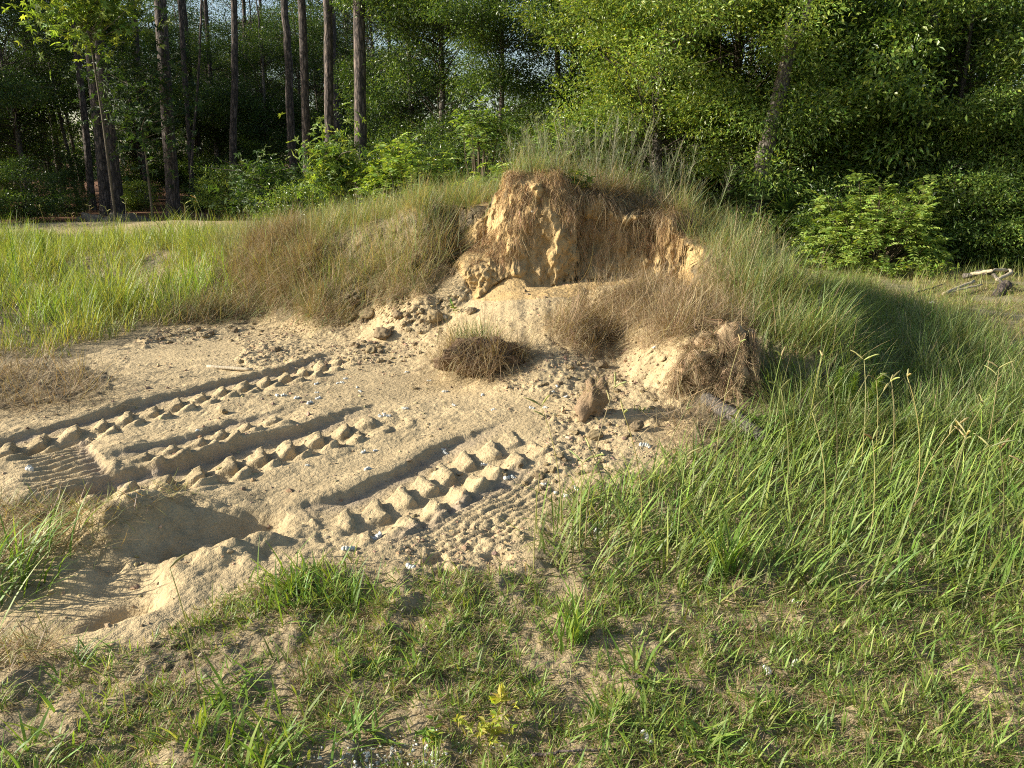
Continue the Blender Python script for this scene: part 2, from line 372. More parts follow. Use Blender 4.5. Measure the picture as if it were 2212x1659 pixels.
apply([(860, 1225), (1000, 1150), (1120, 1080), (1230, 1010)], .26, .02, .1, 0, kind='streak', ripple=.0045, seed=61, berm=.005)
c_ = G(400, 1160); m_ = np.exp(-(((X - c_[0]) / .7) ** 2 + ((Y - c_[1]) / .35) ** 2)); H += m_ * (.05 * (billow(X * 6, Y * 6, 4, 251) - .3) + .03 * fbm(X * 3, Y * 3, 3, 252))
pit(410, 1155, .24, .10, 2.1, .3, .35); pit(520, 1130, .13, .04, 1.5, .2, .4)
pit(285, 1150, .25, -.15, 1.2, .4, .1); pit(560, 1175, .12, -.05, 1.3, 0, .1); pit(470, 1205, .12, -.05, 1.2, 0, .1); pit(330, 1095, .3, -.05, 2.2, .3, .1)
pit(110, 1285, .40, .09, 1.3, .2, .45); pit(250, 1300, .10, .05, 1.8, .3, .3); pit(170, 1230, .12, -.06, 1.5, .1, .1)
pit(960, 1235, .05, .05); pit(945, 1200, .05, .03); pit(1075, 1200, .05, .03, 1.5); pit(1375, 930, .08, .04)
pit(190, 985, .3, -.04, 2.0, .3, .1)
H = np.where(np.abs(X) > 60, H * .2, H)
def Hq(x, y):
    x = np.asarray(x, float); y = np.asarray(y, float)
    i = np.clip(np.searchsorted(XA, x) - 1, 0, len(XA) - 2); j = np.clip(np.searchsorted(YA, y) - 1, 0, len(YA) - 2)
    fx = np.clip((x - XA[i]) / (XA[i + 1] - XA[i]), 0, 1); fy = np.clip((y - YA[j]) / (YA[j + 1] - YA[j]), 0, 1)
    return (H[j, i] * (1 - fx) + H[j, i + 1] * fx) * (1 - fy) + (H[j + 1, i] * (1 - fx) + H[j + 1, i + 1] * fx) * fy
def PT(px, py, ymax=60):
    d = ray(px, py); t = np.linspace(.8, ymax, 6000); z = CAM_H + d[2] * t
    hit = np.nonzero(z <= Hq(d[0] * t, d[1] * t))[0]
    k = t[hit[0]] if len(hit) else t[-1]
    return np.array([d[0] * k, d[1] * k, float(Hq(d[0] * k, d[1] * k))])

# soil colours (albedo)
PX, PY = proj(X, Y, H)
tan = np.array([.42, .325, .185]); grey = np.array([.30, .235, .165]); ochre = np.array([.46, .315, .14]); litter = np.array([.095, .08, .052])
needle = np.array([.17, .085, .045]); dryst = np.array([.30, .245, .155])
nv = fbm(X * 1.2, Y * 1.2, 4, 91)[..., None]; nf = fbm(X * 9, Y * 9, 4, 93)[..., None]
C = tan * (1 + .13 * nv + .10 * nf)
dm = (wall_grey * (.75 + .5 * np.clip(nf[..., 0] + .3, 0, 1)))[..., None]; C = C * (1 - dm) + grey * dm
isface = (Hm > .32) & (q < .35) & (Y < 8.2); k = (isface * .8)[..., None] * (1 + .3 * nf); C = C * (1 - np.clip(k, 0, 1)) + ochre * np.clip(k, 0, 1)
ns_ = (~sandm)[..., None] * np.clip(.75 + .5 * nv + .5 * nf, .25, 1); ns_ = np.where((Y < 3.4)[..., None], ns_ * .62, ns_)
C = C * (1 - ns_) + (litter + (dryst - litter) * np.clip(.3 + nf, 0, 1) * .5) * ns_
bank = np.exp(-(((X + 8.5) / 4.5) ** 2 + ((Y - 18.3) / 1.5) ** 2))[..., None] > .35
C = np.where(bank, tan * .95 * (1 + .1 * nf), C)
lawn = ((X > 3.6) & (Y > 5) & (Y < 12))[..., None]; C = np.where(lawn, (dryst * .7 + np.array([.14, .17, .05]) * .3) * (1 + .2 * nf), C)
fl = ss(Y + 1.2 * nv[..., 0], 19.6, 20.6)[..., None]; fl = np.where(((X > 2.0) & (Y > 11.6))[..., None], 1, fl)
C = C * (1 - fl) + needle * (1 + .3 * nf) * fl
C = np.clip(C, .01, .8)
# 3-D roughness of the cut face
slope = np.hypot(*np.gradient(H, YA, XA)); onface = (ss(slope, .9, 2.2) * (Hm > .2) * fine)
Zs = H.copy()
dy_ = onface * (.10 * fbm(X * 3.0, Zs * 2.2, 3, 61) + .055 * fbm(X * 9, Zs * 5, 5, 62, .6) + .008 * noise2(X * 50, Zs * 18, 64))
dx_ = onface * .02 * noise2(X * 20, Zs * 20, 66)
dy_ = dy_ + onface * .20 * ss(X, .42, .7) * (1 - ss(X, 1.35, 1.6)) * ss(H, .70, .84) * (1 - ss(H, 1.0, 1.08)) * np.clip(.25 + 1.3 * noise2(X * 4.5, X * 0 + .3, 5), 0, .8)
V3 = np.stack([X + dx_, Y + dy_, H], -1).reshape(-1, 3)
ny, nx = X.shape
i, j = np.meshgrid(np.arange(ny - 1), np.arange(nx - 1), indexing='ij')
Qg = np.stack([i * nx + j, i * nx + j + 1, (i + 1) * nx + j + 1, (i + 1) * nx + j], -1).reshape(-1, 4)
mm = ((Hm > .075) & near & (Y < 19))
fm = (mm[:-1, :-1]).reshape(-1)
def submesh(name, Q):
    u, inv = np.unique(Q, return_inverse=True)
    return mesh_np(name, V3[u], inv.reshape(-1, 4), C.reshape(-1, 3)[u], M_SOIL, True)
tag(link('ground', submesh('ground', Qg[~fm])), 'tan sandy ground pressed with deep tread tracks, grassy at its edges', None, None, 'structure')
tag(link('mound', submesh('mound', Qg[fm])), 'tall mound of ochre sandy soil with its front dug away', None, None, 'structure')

# ---------------------------------------------------------------- dirt clods, crumbs, white stones
def ico(sub):
    import bmesh
    bm = bmesh.new(); bmesh.ops.create_icosphere(bm, subdivisions=sub, radius=1)
    v = np.array([p.co for p in bm.verts]); f = np.array([[a.index for a in p.verts] for p in bm.faces]); bm.free(); return v, f
I3, I3f = ico(4); I1, I1f = ico(1); I2, I2f = ico(2)
def clod_mesh(seed, flat=.7, col=(.46, .33, .18), amp=.3):
    r = np.random.default_rng(seed); v = I3.copy()
    for k in range(9):                                   # a few broken facets
        n_ = unit(r.normal(size=3)); d = r.uniform(.55, .85); m = v @ n_ - d; v = v - np.maximum(m, 0)[:, None] * n_ * .9
    nn = fbm(v[:, 0] * 2.2 + v[:, 2] * 1.3 + seed, v[:, 1] * 2.2 - v[:, 2] * 1.7, 4, seed)
    v = v * (1 + amp * .55 * nn)[:, None] * np.array([1, r.uniform(.7, 1), flat])
    v[:, 2] += .35 * flat
    c = np.array(col) * (1 + .2 * nn)[:, None]
    return mesh_np('dirt_clod', v, I3f, np.clip(c, .02, .8), M_CLOD, True)
CL = [clod_mesh(k, .6 + .07 * (k % 5), [(.40, .31, .175), (.33, .25, .15), (.44, .34, .19)][k % 3]) for k in range(9)]
def put_clod(px, py, size_px, k, label, group=None, sink=.1):
    p = PT(px, py); dist = math.hypot(p[1], CAM_H - p[2]); s = size_px / 1662 * dist * .5
    o = link('dirt_clod', CL[k % 9], None, (p[0], p[1], p[2] - s * sink), (rng.uniform(-.3, .3), rng.uniform(-.3, .3), rng.uniform(0, 6.28)), (s, s, s))
    return tag(o, label, 'dirt clod', group)
G_BIG = 'large dirt clods fallen from the mound'
for a in [(796, 680, 46, 0, 'large tan clod standing highest on the slope left of the mound face'), (828, 727, 54, 1, 'biggest brown clod low on the slope left of the dry grass clump'),
          (757, 688, 34, 2, 'rounded tan clod left of the highest clod on the left slope'), (936, 686, 44, 3, 'broad tan clod just above and left of the dry grass clump'),
          (863, 684, 28, 4, 'grey clod between the highest clod and the broad clod beside the clump'), (803, 760, 34, 5, 'dark clod at the foot of the left slope under the biggest clod'),
          (895, 840, 17, 6, 'lone ochre clod casting a long shadow on smooth sand'), (1298, 793, 32, 7, 'angular clod on the sandy slope right of the dry grass clump'),
          (1231, 796, 20, 8, 'flat dark clod between the dry clump and the angular clod'), (1179, 832, 15, 0, 'small round clod above the row of white stones'),
          (596, 758, 24, 1, 'orange tan clod on the sand left of the slope'), (521, 783, 18, 2, 'small clod behind the half buried stick'),
          (521, 797, 20, 3, 'round clod at the right end of the half buried stick'), (484, 893, 24, 5, 'dark cracked clod lying between the upper tracks'),
          (1375, 925, 40, 7, 'dark crumbly clod high on the right hand sand slope'), (1285, 948, 38, 8, 'lumpy clod beside a hollow on the right sand slope'),
          (1243, 936, 28, 0, 'grey clod left of the lumpy clod on the right slope'), (1164, 1030, 30, 1, 'clod on the ridge below the nearest track end'),
          (1192, 1018, 26, 2, 'dark clod touching the one below the nearest track end'), (1021, 674, 26, 4, 'clod above the dry grass clump near the sand cone'),
          (360, 1447, 24, 3, 'smooth pale clod among short grass at lower left'), (306, 1530, 13, 4, 'round clod on bare sand at lower left'),
          (275, 1566, 18, 5, 'tan clod nearest the left on the lower bare sand'), (403, 1580, 34, 6, 'broad sandy clod on the lower left bare sand'),
          (190, 1645, 36, 0, 'pointed tan clod at the bottom edge on the left')]:
    put_clod(*a, group=G_BIG)
def scatter_px(poly, n, r):
    xs = [p[0] for p in poly]; ys = [p[1] for p in poly]; out = []
    while len(out) < n:
        a, b = r.uniform(min(xs), max(xs)), r.uniform(min(ys), max(ys))
        if inpoly(np.array([a]), np.array([b]), poly)[0]: out.append((a, b))
    return out
r_ = np.random.default_rng(5)
for poly, n, lab in [([(740, 660), (900, 650), (950, 700), (900, 790), (760, 780)], 34, 'small brown clod strewn over the slope left of the dry grass clump'),
                     ([(290, 722), (560, 700), (600, 740), (300, 748)], 20, 'small clod in the crumbled strip under the green bank at left'),
                     ([(1180, 900), (1460, 800), (1470, 980), (1230, 1050)], 30, 'small clod on the rough sandy slope at right of the tracks'),
                     ([(1080, 1000), (1250, 1010), (1200, 1080), (1080, 1060)], 12, 'small clod crowding the ridge beside the nearest track'),
                     ([(960, 800), (1250, 780), (1280, 860), (1050, 870)], 12, 'small clod on the sand below the dry grass clump'),
                     ([(300, 1350), (420, 1360), (420, 1420), (330, 1440)], 12, 'small rounded clod heaped in short grass at lower left'),
                     ([(220, 1520), (440, 1500), (430, 1600), (250, 1610)], 10, 'small clod on the bare sand patch at lower left')]:
    for a, b in scatter_px(poly, n, r_):
        put_clod(a, b, r_.uniform(8, 19), r_.integers(9), lab, lab.replace('small', 'small', 1).replace(' clod ', ' clods ', 1))
# crumbs: stuff
def scatter_world(n, x0, x1, y0, y1, test, r=rng):
    x = r.uniform(x0, x1, n); y = r.uniform(y0, y1, n); z = Hq(x, y); px, py = proj(x, y, z)
    k = test(x, y, z, px, py); return np.stack([x[k], y[k], z[k]], 1), px[k], py[k]
def anyp(px, py, polys):
    m = np.zeros(px.shape, bool)
    for p in polys: m |= inpoly(px, py, p)
    return m
P, _, _ = scatter_world(60000, -4, 3, 2, 8.2, lambda x, y, z, px, py: (anyp(px, py, ROUGH) & (fbm(x * 2, y * 2, 2, 3) > -.2)) | (inpoly(px, py, SAND) & (rng.uniform(size=x.shape) < .09)))
P = P[:9000]; n = len(P); s = np.clip(rng.lognormal(-5.1, .5, n), .003, .02)
sc = s[:, None] * rng.uniform(.6, 1.1, (n, 3)); th = rng.uniform(0, 6.28, n); ct, st = np.cos(th), np.sin(th)
v = I1[None] * (1 + .25 * rng.normal(size=(n, 12, 1))) * sc[:, None, :]
v = np.stack([v[..., 0] * ct[:, None] - v[..., 1] * st[:, None], v[..., 0] * st[:, None] + v[..., 1] * ct[:, None], v[..., 2] * .8], -1) + P[:, None, :]
c = np.repeat(pal(n, [(.48, .36, .2), (.38, .28, .17), (.3, .22, .14)]), 12, 0)
tag(link('soil_crumbs', mesh_np('soil_crumbs', v.reshape(-1, 3), (I1f[None] + (np.arange(n) * 12)[:, None, None]).reshape(-1, 3), c, M_CLOD)), 'countless tiny crumbs of dry soil scattered over the sand', 'soil crumbs', None, 'stuff')
# white ribbed stones
def stone_mesh(seed):
    r = np.random.default_rng(seed); g = Geo(); nseg = r.integers(3, 6); bend = r.uniform(-.5, .5)
    for k in range(nseg):
        u = (k - (nseg - 1) / 2); v = I2.copy() * (1 + .12 * r.normal(size=(len(I2), 1)))
        v = v * np.array([.30, r.uniform(.5, .75) * (1 - .1 * abs(u)), r.uniform(.4, .6)]) + np.array([u * .42, bend * u * u * .2, .3 + .1 * r.normal()])
        g.add(v, I2f, np.array([.8, .8, .8]))
    return mesh_np('white_stone', np.concatenate(g.V), np.concatenate(g.Q), None, M_STONE, True)
ST = [stone_mesh(k) for k in range(8)]
STP = {'on the smooth sand beyond the middle track': [(747, 819), (739, 828), (772, 837), (779, 846), (684, 830), (729, 828), (684, 850), (599, 856), (642, 861), (668, 872), (689, 862), (613, 855), (878, 805), (927, 823)],
       'in the row on sand below the dry grass clump': [(962, 847), (1204, 835), (1196, 847), (1223, 859), (1043, 854), (1149, 882), (1178, 882), (1067, 885), (981, 876)],
       'at the far end of the middle track': [(875, 884), (836, 899), (821, 901), (830, 895)],
       'on the smooth strip between middle and nearest tracks': [(785, 978), (810, 975), (793, 1014), (664, 1006)],
       'along the nearest track': [(961, 981), (1045, 1006), (1107, 1033), (1095, 1033), (1174, 1047), (958, 972)],
       'at the edge of the green grass on the right': [(1201, 1067), (1245, 1057), (1223, 1072), (1288, 1148), (1267, 1123)]}
G_ST = 'small white ribbed stones scattered over the site'
def put_stone(px, py, lab, sz=.018, k=None):
    p = PT(px, py); s = min(sz, .026) * rng.uniform(.7, 1.25)
    tag(link('white_stone', ST[rng.integers(8) if k is None else k], None, (p[0], p[1], p[2] - s * .22), (rng.uniform(-.3, .3), rng.uniform(-.3, .3), rng.uniform(0, 6.28)), (s, s, s)), lab, 'stone', G_ST)
for where, L_ in STP.items():
    for a, b in L_: put_stone(a, b, 'small white ribbed stone ' + where)
for a, b, lab, z_ in [(62, 1016, 'white stone at the far left beside the ribbed track print', .035), (752, 1188, 'larger white ribbed stone nearest the camera on bare sand', .036), (815, 1164, 'white stone perched on an ochre clod near the lower track', .034),
                  (885, 1228, 'white stone at the lower edge of the sand', .022), (1394, 963, 'white stone alone high on the right sand slope', .03), (1415, 754, 'white stone under the dry grass on the mound side', .022),
                  (959, 687, 'white stone beside the broad clod above the dry clump', .03), (564, 682, 'white stone under the trampled grass at the left bank', .02), (408, 712, 'white stone at the edge of the crumbled strip on the left', .02),
                  (427, 931, 'white stone beside the short middle track', .02), (1152, 464, 'white stone lodged in the rooty nose of the mound', .03), (1432, 1534, 'tiny white stone in the sparse lower grass', .012), (1402, 1598, 'white stone near the bottom edge right of the yellow plant', .02),
                  (1660, 1453, 'white stone in the lower right grass', .022), (1721, 1305, 'pale stone among tall grass at right', .025), (1717, 1438, 'white stone right of another in the lower right grass', .018), (2013, 655, 'unidentified pale oval thing on the short lawn behind the mound', .08)]:  # the pale oval on the lawn is unidentified; a stone mesh stands in for it
    put_stone(a, b, lab, z_)
# white gravel at the bottom edge: stuff
c0 = G(860, 1655); n = 700; P = np.stack([c0[0] + rng.normal(0, .13, n), c0[1] - .03 + rng.normal(0, .06, n)], 1); z = Hq(P[:, 0], P[:, 1]); s = rng.uniform(.002, .006, n)
v = I1[None] * (1 + .25 * rng.normal(size=(n, 12, 1))) * s[:, None, None] + np.concatenate([P, z[:, None]], 1)[:, None, :]
tag(link('gravel', mesh_np('gravel', v.reshape(-1, 3), (I1f[None] + (np.arange(n) * 12)[:, None, None]).reshape(-1, 3), None, M_STONE)), 'patch of crushed white grit at the bottom edge of the photo', 'gravel', None, 'stuff')

# ---------------------------------------------------------------- grass
GREEN = [(.17, .27, .045), (.13, .23, .04), (.24, .31, .06), (.10, .18, .035)]
BRIGHT = [(.27, .37, .055), (.20, .33, .045), (.32, .37, .08), (.14, .26, .045)]
PALEG = [(.24, .31, .12), (.18, .26, .09), (.31, .33, .15), (.14, .22, .08)]
DRYC = [(.36, .28, .165), (.28, .195, .115), (.44, .36, .21), (.20, .14, .09)]
STRAW = [(.46, .37, .21), (.36, .28, .15), (.30, .20, .11)]
def grass_obj(name, label, sets, mat):
    g = Geo()
    for P, L, Wd, lean, curl, nseg, cb, ct, az in sets:
        N = len(P)
        if N == 0: continue
        V, Q, C_ = blades(P, L, Wd, az, lean, curl, nseg, cb, ct); g.add(V, Q, C_)
    return tag(link(name, g.mesh(name, mat)), label, 'grass', None, 'stuff')
def mk(P, Lr, Wr, leanr, curlr, nseg, basec, tipc, az=None, jit=.2):
    N = len(P); r = rng
    return (P, r.uniform(*Lr, N), r.uniform(*Wr, N), r.uniform(*leanr, N), r.uniform(*curlr, N), nseg, pal(N, basec, r, jit), pal(N, tipc, r, jit),
            r.uniform(0, 6.28, N) if az is None else az + r.normal(0, .9, N))
def swirl(st, fr=4.0, j=.55, dl=.5):
    """give neighbouring blades a common lie so that they mat together"""
    st = list(st); P = st[0]; N = len(P)
    st[8] = 9 * noise2(P[:, 0] * fr, P[:, 1] * fr, 81) + 3 * noise2(P[:, 0] * fr * 3, P[:, 1] * fr * 3, 82) + rng.normal(0, j, N)
    st[3] = np.abs(st[3] + dl * noise2(P[:, 0] * fr * 1.5, P[:, 1] * fr * 1.5, 83)); st[1] = st[1] * np.clip(1 + .6 * noise2(P[:, 0] * fr, P[:, 1] * fr, 84), .4, 1.7)
    tone = np.clip(1 + .35 * noise2(P[:, 0] * fr * 1.3, P[:, 1] * fr * 1.3, 85), .55, 1.5)[:, None]; st[6] = st[6] * tone; st[7] = st[7] * tone
    return tuple(st)
def tufted(P, k, sp):
    """turn seeds into tufts of k blades"""
    Q = np.repeat(P, k, 0); Q[:, :2] += rng.normal(0, sp, (len(Q), 2)); Q[:, 2] = Hq(Q[:, 0], Q[:, 1]) - .01; return Q
def js(px, py, a=26, b=14):
    return px + a * rng.normal(size=px.shape) * .6, py + b * rng.normal(size=py.shape) * .6
LEFT = [(-900, 480), (0, 478), (150, 520), (330, 512), (480, 520), (560, 560), (600, 620), (560, 650), (420, 690), (290, 712), (240, 752), (0, 788), (-900, 820)]
def tL(x, y, z, px, py):
    a, b = js(px, py); return inpoly(a, b, LEFT) & (rng.uniform(size=x.shape) < .35 + ss(fbm(x * .9, y * .9, 3, 12), -.25, .3)) & (fbm(x * 1.6, y * 1.0, 3, 19) > -.42)
P1, px, py = scatter_world(60000, -13, -1.5, 6.2, 17, tL)
d1 = tufted(P1[:6500], 7, .035); hf = np.clip(1 + .55 * fbm(d1[:, 0] * .7, d1[:, 1] * .7, 2, 3) + .55 * fbm(d1[:, 0] * 3, d1[:, 1] * 3, 2, 13), .35, 1.6)
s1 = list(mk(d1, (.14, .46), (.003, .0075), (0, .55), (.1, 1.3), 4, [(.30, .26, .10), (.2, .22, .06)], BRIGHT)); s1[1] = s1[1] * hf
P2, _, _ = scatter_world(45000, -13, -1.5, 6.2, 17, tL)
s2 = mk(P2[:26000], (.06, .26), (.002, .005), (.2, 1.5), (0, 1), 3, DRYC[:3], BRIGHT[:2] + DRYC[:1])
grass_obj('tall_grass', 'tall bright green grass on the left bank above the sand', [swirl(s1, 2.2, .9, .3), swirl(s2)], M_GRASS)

TANGLE = [[(480, 590), (560, 530), (680, 520), (760, 570), (860, 560), (960, 500), (1000, 480), (985, 560), (905, 645), (840, 655), (720, 705), (600, 685), (540, 680), (300, 710), (420, 670), (520, 640)],
          [(1200, 690), (1290, 650), (1400, 620), (1500, 580), (1590, 610), (1640, 700), (1540, 780), (1440, 760), (1260, 765), (1190, 730)],
          [(-200, 805), (60, 800), (240, 830), (230, 865), (60, 890), (-200, 890)], [(1440, 900), (1530, 880), (1560, 960), (1500, 1030), (1430, 990)],
          [(1240, 400), (1330, 400), (1480, 450), (1470, 490), (1340, 470), (1250, 440)]]
def tT(x, y, z, px, py):
    a, b = js(px, py, 30, 16); return anyp(a, b, TANGLE) & (rng.uniform(size=x.shape) < .3 + ss(fbm(x * 1.6, y * 1.6, 3, 22), -.4, .3))
P3, _, _ = scatter_world(260000, -5, 3, 4, 11, tT)
P3 = P3[:52000]
P3e, _, _ = scatter_world(90000, -3.6, -.3, 6.8, 10, tT); P3f, _, _ = scatter_world(60000, .2, 2.2, 5.2, 7.2, tT)
P3e = P3e[:15000]; P3f = P3f[:15000]
for q_ in (P3, P3e, P3f): q_[:, 2] += np.abs(rng.normal(0, .06, len(q_)))
a_ = mk(P3[:17000], (.14, .36), (.0018, .0036), (.7, 1.8), (-.9, 1.2), 5, DRYC, DRYC + STRAW[:1])
b2 = mk(P3[30000:38000], (.08, .26), (.0015, .0035), (.3, 2.0), (-1.5, 1.5), 3, DRYC, STRAW)
c2 = mk(P3[46000:], (.18, .42), (.003, .006), (.2, 1.0), (.2, 1.2), 4, STRAW[:2], PALEG)
e2 = mk(P3e[:8000], (.2, .52), (.0018, .0038), (.6, 1.8), (-.9, 1.3), 6, DRYC + STRAW[:1] + PALEG, STRAW + DRYC + PALEG)
f2 = mk(P3e[8000:], (.06, .2), (.0014, .003), (.4, 2.2), (-1.6, 1.6), 3, DRYC, DRYC)
g2 = mk(P3f[:6500], (.12, .32), (.0016, .0034), (.8, 1.9), (-1.0, 1.3), 6, DRYC, DRYC + STRAW)
h2 = mk(P3f[6500:], (.05, .16), (.0012, .0026), (.4, 2.4), (-2, 2), 3, DRYC, DRYC)
LIP = [(1240, 395), (1330, 400), (1480, 440), (1500, 480), (1400, 470), (1330, 455), (1240, 430)]
PL, _, _ = scatter_world(120000, .4, 1.9, 6.7, 7.8, lambda x, y, z, px, py: inpoly(px, py, LIP)); PL = PL[:8500]; PL[:, 1] -= .03; PL[:, 2] += .02
i2 = mk(PL, (.08, .34), (.0012, .0028), (.9, 2.5), (-.2, 1.7), 6, DRYC, DRYC + STRAW[:1], az=-1.57)
HP, _, _ = scatter_world(300000, -5.5, -1.2, 7.4, 11.5, lambda x, y, z, px, py: inpoly(px + rng.normal(0, 10, px.shape), py + rng.normal(0, 6, px.shape), [(500, 600), (555, 545), (640, 525), (720, 570), (700, 620), (620, 665), (520, 655)])); HP = HP[:16000]
cx_, cy_ = HP[:, 0].mean(), HP[:, 1].mean(); lift = .26 * np.exp(-((HP[:, 0] - cx_) ** 2 / .5 + (HP[:, 1] - cy_) ** 2 / .5)) * (1 + .6 * noise2(HP[:, 0] * 5, HP[:, 1] * 5, 7)); HP[:, 2] += lift * rng.uniform(0, 1, len(HP)) ** .4
j2 = mk(HP, (.08, .30), (.0014, .0034), (.6, 2.1), (-1.2, 1.5), 5, DRYC[1:] + DRYC[:1], DRYC + STRAW[:1])
h3 = j2
grass_obj('dry_grass', 'tangled dry brown grass draped over the mound and its left bank', [swirl(q_) for q_ in (a_, b2, c2, e2, f2, g2, h2, h3)] + [i2], M_DRY)

TOP = [[(560, 560), (700, 470), (900, 430), (1010, 430), (960, 520), (880, 620), (760, 640), (640, 600)], [(420, 530), (560, 480), (700, 430), (850, 400), (1000, 380), (1090, 380), (1230, 340), (1300, 370), (1450, 420), (1620, 500), (1700, 590), (1760, 680), (1740, 800), (1650, 720), (1560, 640), (1480, 520), (1460, 450), (1260, 400), (1090, 395), (1010, 470), (930, 470), (760, 450), (620, 520), (520, 600)],
       [(520, 600), (620, 540), (700, 600), (620, 660), (540, 660)]]
def tTop(x, y, z, px, py):
    a, b = js(px, py, 22, 12); return (anyp(a, b, TOP) | ((z > .55) & (y > 7.9))) & (z > .1)
P4, px4, py4 = scatter_world(230000, -6.5, 3.6, 5, 13, tTop)
P4 = P4[:40000]; d4 = tufted(P4[:22000], 3, .03)
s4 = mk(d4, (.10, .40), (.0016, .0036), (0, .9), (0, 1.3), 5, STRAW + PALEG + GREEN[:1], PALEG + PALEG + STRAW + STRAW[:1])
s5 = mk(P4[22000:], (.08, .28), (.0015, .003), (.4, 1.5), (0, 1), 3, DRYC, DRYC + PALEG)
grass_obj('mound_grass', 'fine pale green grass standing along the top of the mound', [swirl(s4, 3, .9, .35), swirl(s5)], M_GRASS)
FLANK = [(1500, 620), (1620, 560), (1720, 640), (1850, 600), (1900, 660), (2100, 720), (2260, 840), (3000, 900), (3000, 1000), (1700, 1000), (1640, 900), (1660, 800), (1600, 700)]
def tF(x, y, z, px, py):
    a, b = js(px, py, 24, 14); return inpoly(a, b, FLANK)
P5, _, _ = scatter_world(120000, .8, 8, 4, 10, tF); P5 = P5[:20000]
d5 = tufted(P5[:14000], 3, .03)
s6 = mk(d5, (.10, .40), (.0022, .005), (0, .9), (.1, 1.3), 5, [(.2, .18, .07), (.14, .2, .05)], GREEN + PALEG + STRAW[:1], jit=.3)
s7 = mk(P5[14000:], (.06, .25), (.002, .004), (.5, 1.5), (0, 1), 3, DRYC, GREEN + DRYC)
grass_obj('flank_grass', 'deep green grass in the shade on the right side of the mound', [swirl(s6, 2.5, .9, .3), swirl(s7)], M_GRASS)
def tLawn(x, y, z, px, py):
    return ((px > 1780) & (y > 5.2) & (y < 11.8) & (x > 2.6) & (fbm(x * 1.3, y * 1.3, 3, 9) > -.25))
P6, _, _ = scatter_world(170000, 2.6, 11, 5.2, 11.8, tLawn); P6 = P6[:85000]
s8 = mk(P6, (.03, .10), (.002, .005), (.2, 1.4), (0, 1), 2, STRAW + BRIGHT, BRIGHT[:2] + STRAW + STRAW)
P6b, _, _ = scatter_world(1500, 2.6, 11, 5.5, 11.5, tLawn); s8b = mk(tufted(P6b, 7, .02), (.08, .35), (.003, .005), (0, .6), (0, .8), 4, STRAW, BRIGHT)
grass_obj('lawn', 'short sunlit yellowish lawn behind the mound on the right', [s8, s8b], M_GRASS)
# foreground right: long green grass
FR = [(1160, 1130), (1260, 1060), (1420, 1020), (1520, 960), (1620, 900), (1700, 960), (2300, 860), (3200, 900), (3200, 1400), (2212, 1330), (1900, 1300), (1700, 1290), (1300, 1260), (1170, 1240)]
def tFR(x, y, z, px, py):
    a, b = js(px, py, 30, 20); return inpoly(a, b, FR)
P7, px7, py7 = scatter_world(70000, .0, 6.5, 2.2, 5.6, tFR); P7 = P7[:8000]
r8 = rng.uniform(size=len(P7)) < np.interp(proj(P7[:, 0], P7[:, 1], P7[:, 2])[0], [1160, 1500, 1800], [.35, .7, 1]); P7 = P7[r8]
d7 = tufted(P7[:3600], 4, .028)
s9 = mk(d7, (.08, .30), (.003, .009), (.05, 1.0), (.1, 1.3), 5, [(.22, .24, .07), (.14, .2, .05)], GREEN + BRIGHT + PALEG[:1], jit=.3); s9 = list(s9); k_ = rng.uniform(size=len(d7)) < .45; s9[8] = np.where(k_, .4 + rng.normal(0, .5, len(d7)), s9[8]); s9 = tuple(s9)
s10 = mk(tufted(P7, 6, .06), (.03, .15), (.002, .006), (.4, 1.6), (0, 1), 3, DRYC + GREEN, GREEN + DRYC)
grass_obj('long_grass', 'long green grass blades filling the right foreground', [s9, swirl(s10)], M_GRASS)
# foreground sparse tufts and ground cover
FG = [(560, 1262), (700, 1222), (1000, 1245), (1170, 1235), (1700, 1280), (2212, 1310), (3200, 1400), (3200, 2300), (-600, 2300), (-600, 1700), (100, 1640), (340, 1480), (380, 1380), (440, 1320)]
FGL = [(-500, 1400), (100, 1400), (300, 1400), (440, 1320), (380, 1480), (300, 1560), (200, 1700), (-500, 1800)]
def tFG(x, y, z, px, py):
    a, b = js(px, py, 24, 16); return (inpoly(a, b, FG) | (inpoly(a, b, FGL) & (rng.uniform(size=x.shape) < .35))) & (rng.uniform(size=x.shape) < .15 + .35 * ss(px, 1200, 1700) + ss(fbm(x * 3, y * 3, 4, 71), -.35, .25))
P8, px8, py8 = scatter_world(720000, -3, 4, 1.0, 3.6, tFG)
P8 = P8[:260000]; P8[:, 2] -= .004
s11 = mk(P8[:110000], (.015, .075), (.0010, .0026), (1.0, 1.6), (-.3, .4), 3, STRAW + DRYC, STRAW + DRYC)      # straw lying flat
s12 = mk(P8[110000:215000], (.012, .055), (.0018, .0042), (.1, 1.4), (0, 1.2), 3, GREEN + DRYC[:1], GREEN + BRIGHT + STRAW[:1])
P9, px9, py9 = scatter_world(9000, -3, 4, 1.0, 3.8, tFG)
kk = rng.uniform(size=len(P9)) < np.interp(px9, [0, 700, 1300, 1800], [.3, .55, .85, 1.0]); P9 = P9[kk][:4200]
s13 = mk(tufted(P9, 7, .014), (.03, .12), (.0025, .0065), (.1, 1.3), (.1, 1.0), 4, [(.25, .27, .08), (.16, .22, .05)], GREEN + BRIGHT)
grass_obj('short_grass', 'sparse short grass and dry straw on the foreground soil', [swirl(s11, 9, 1.2, .2), swirl(s12, 9, 1.2, .3), s13], M_GRASS)
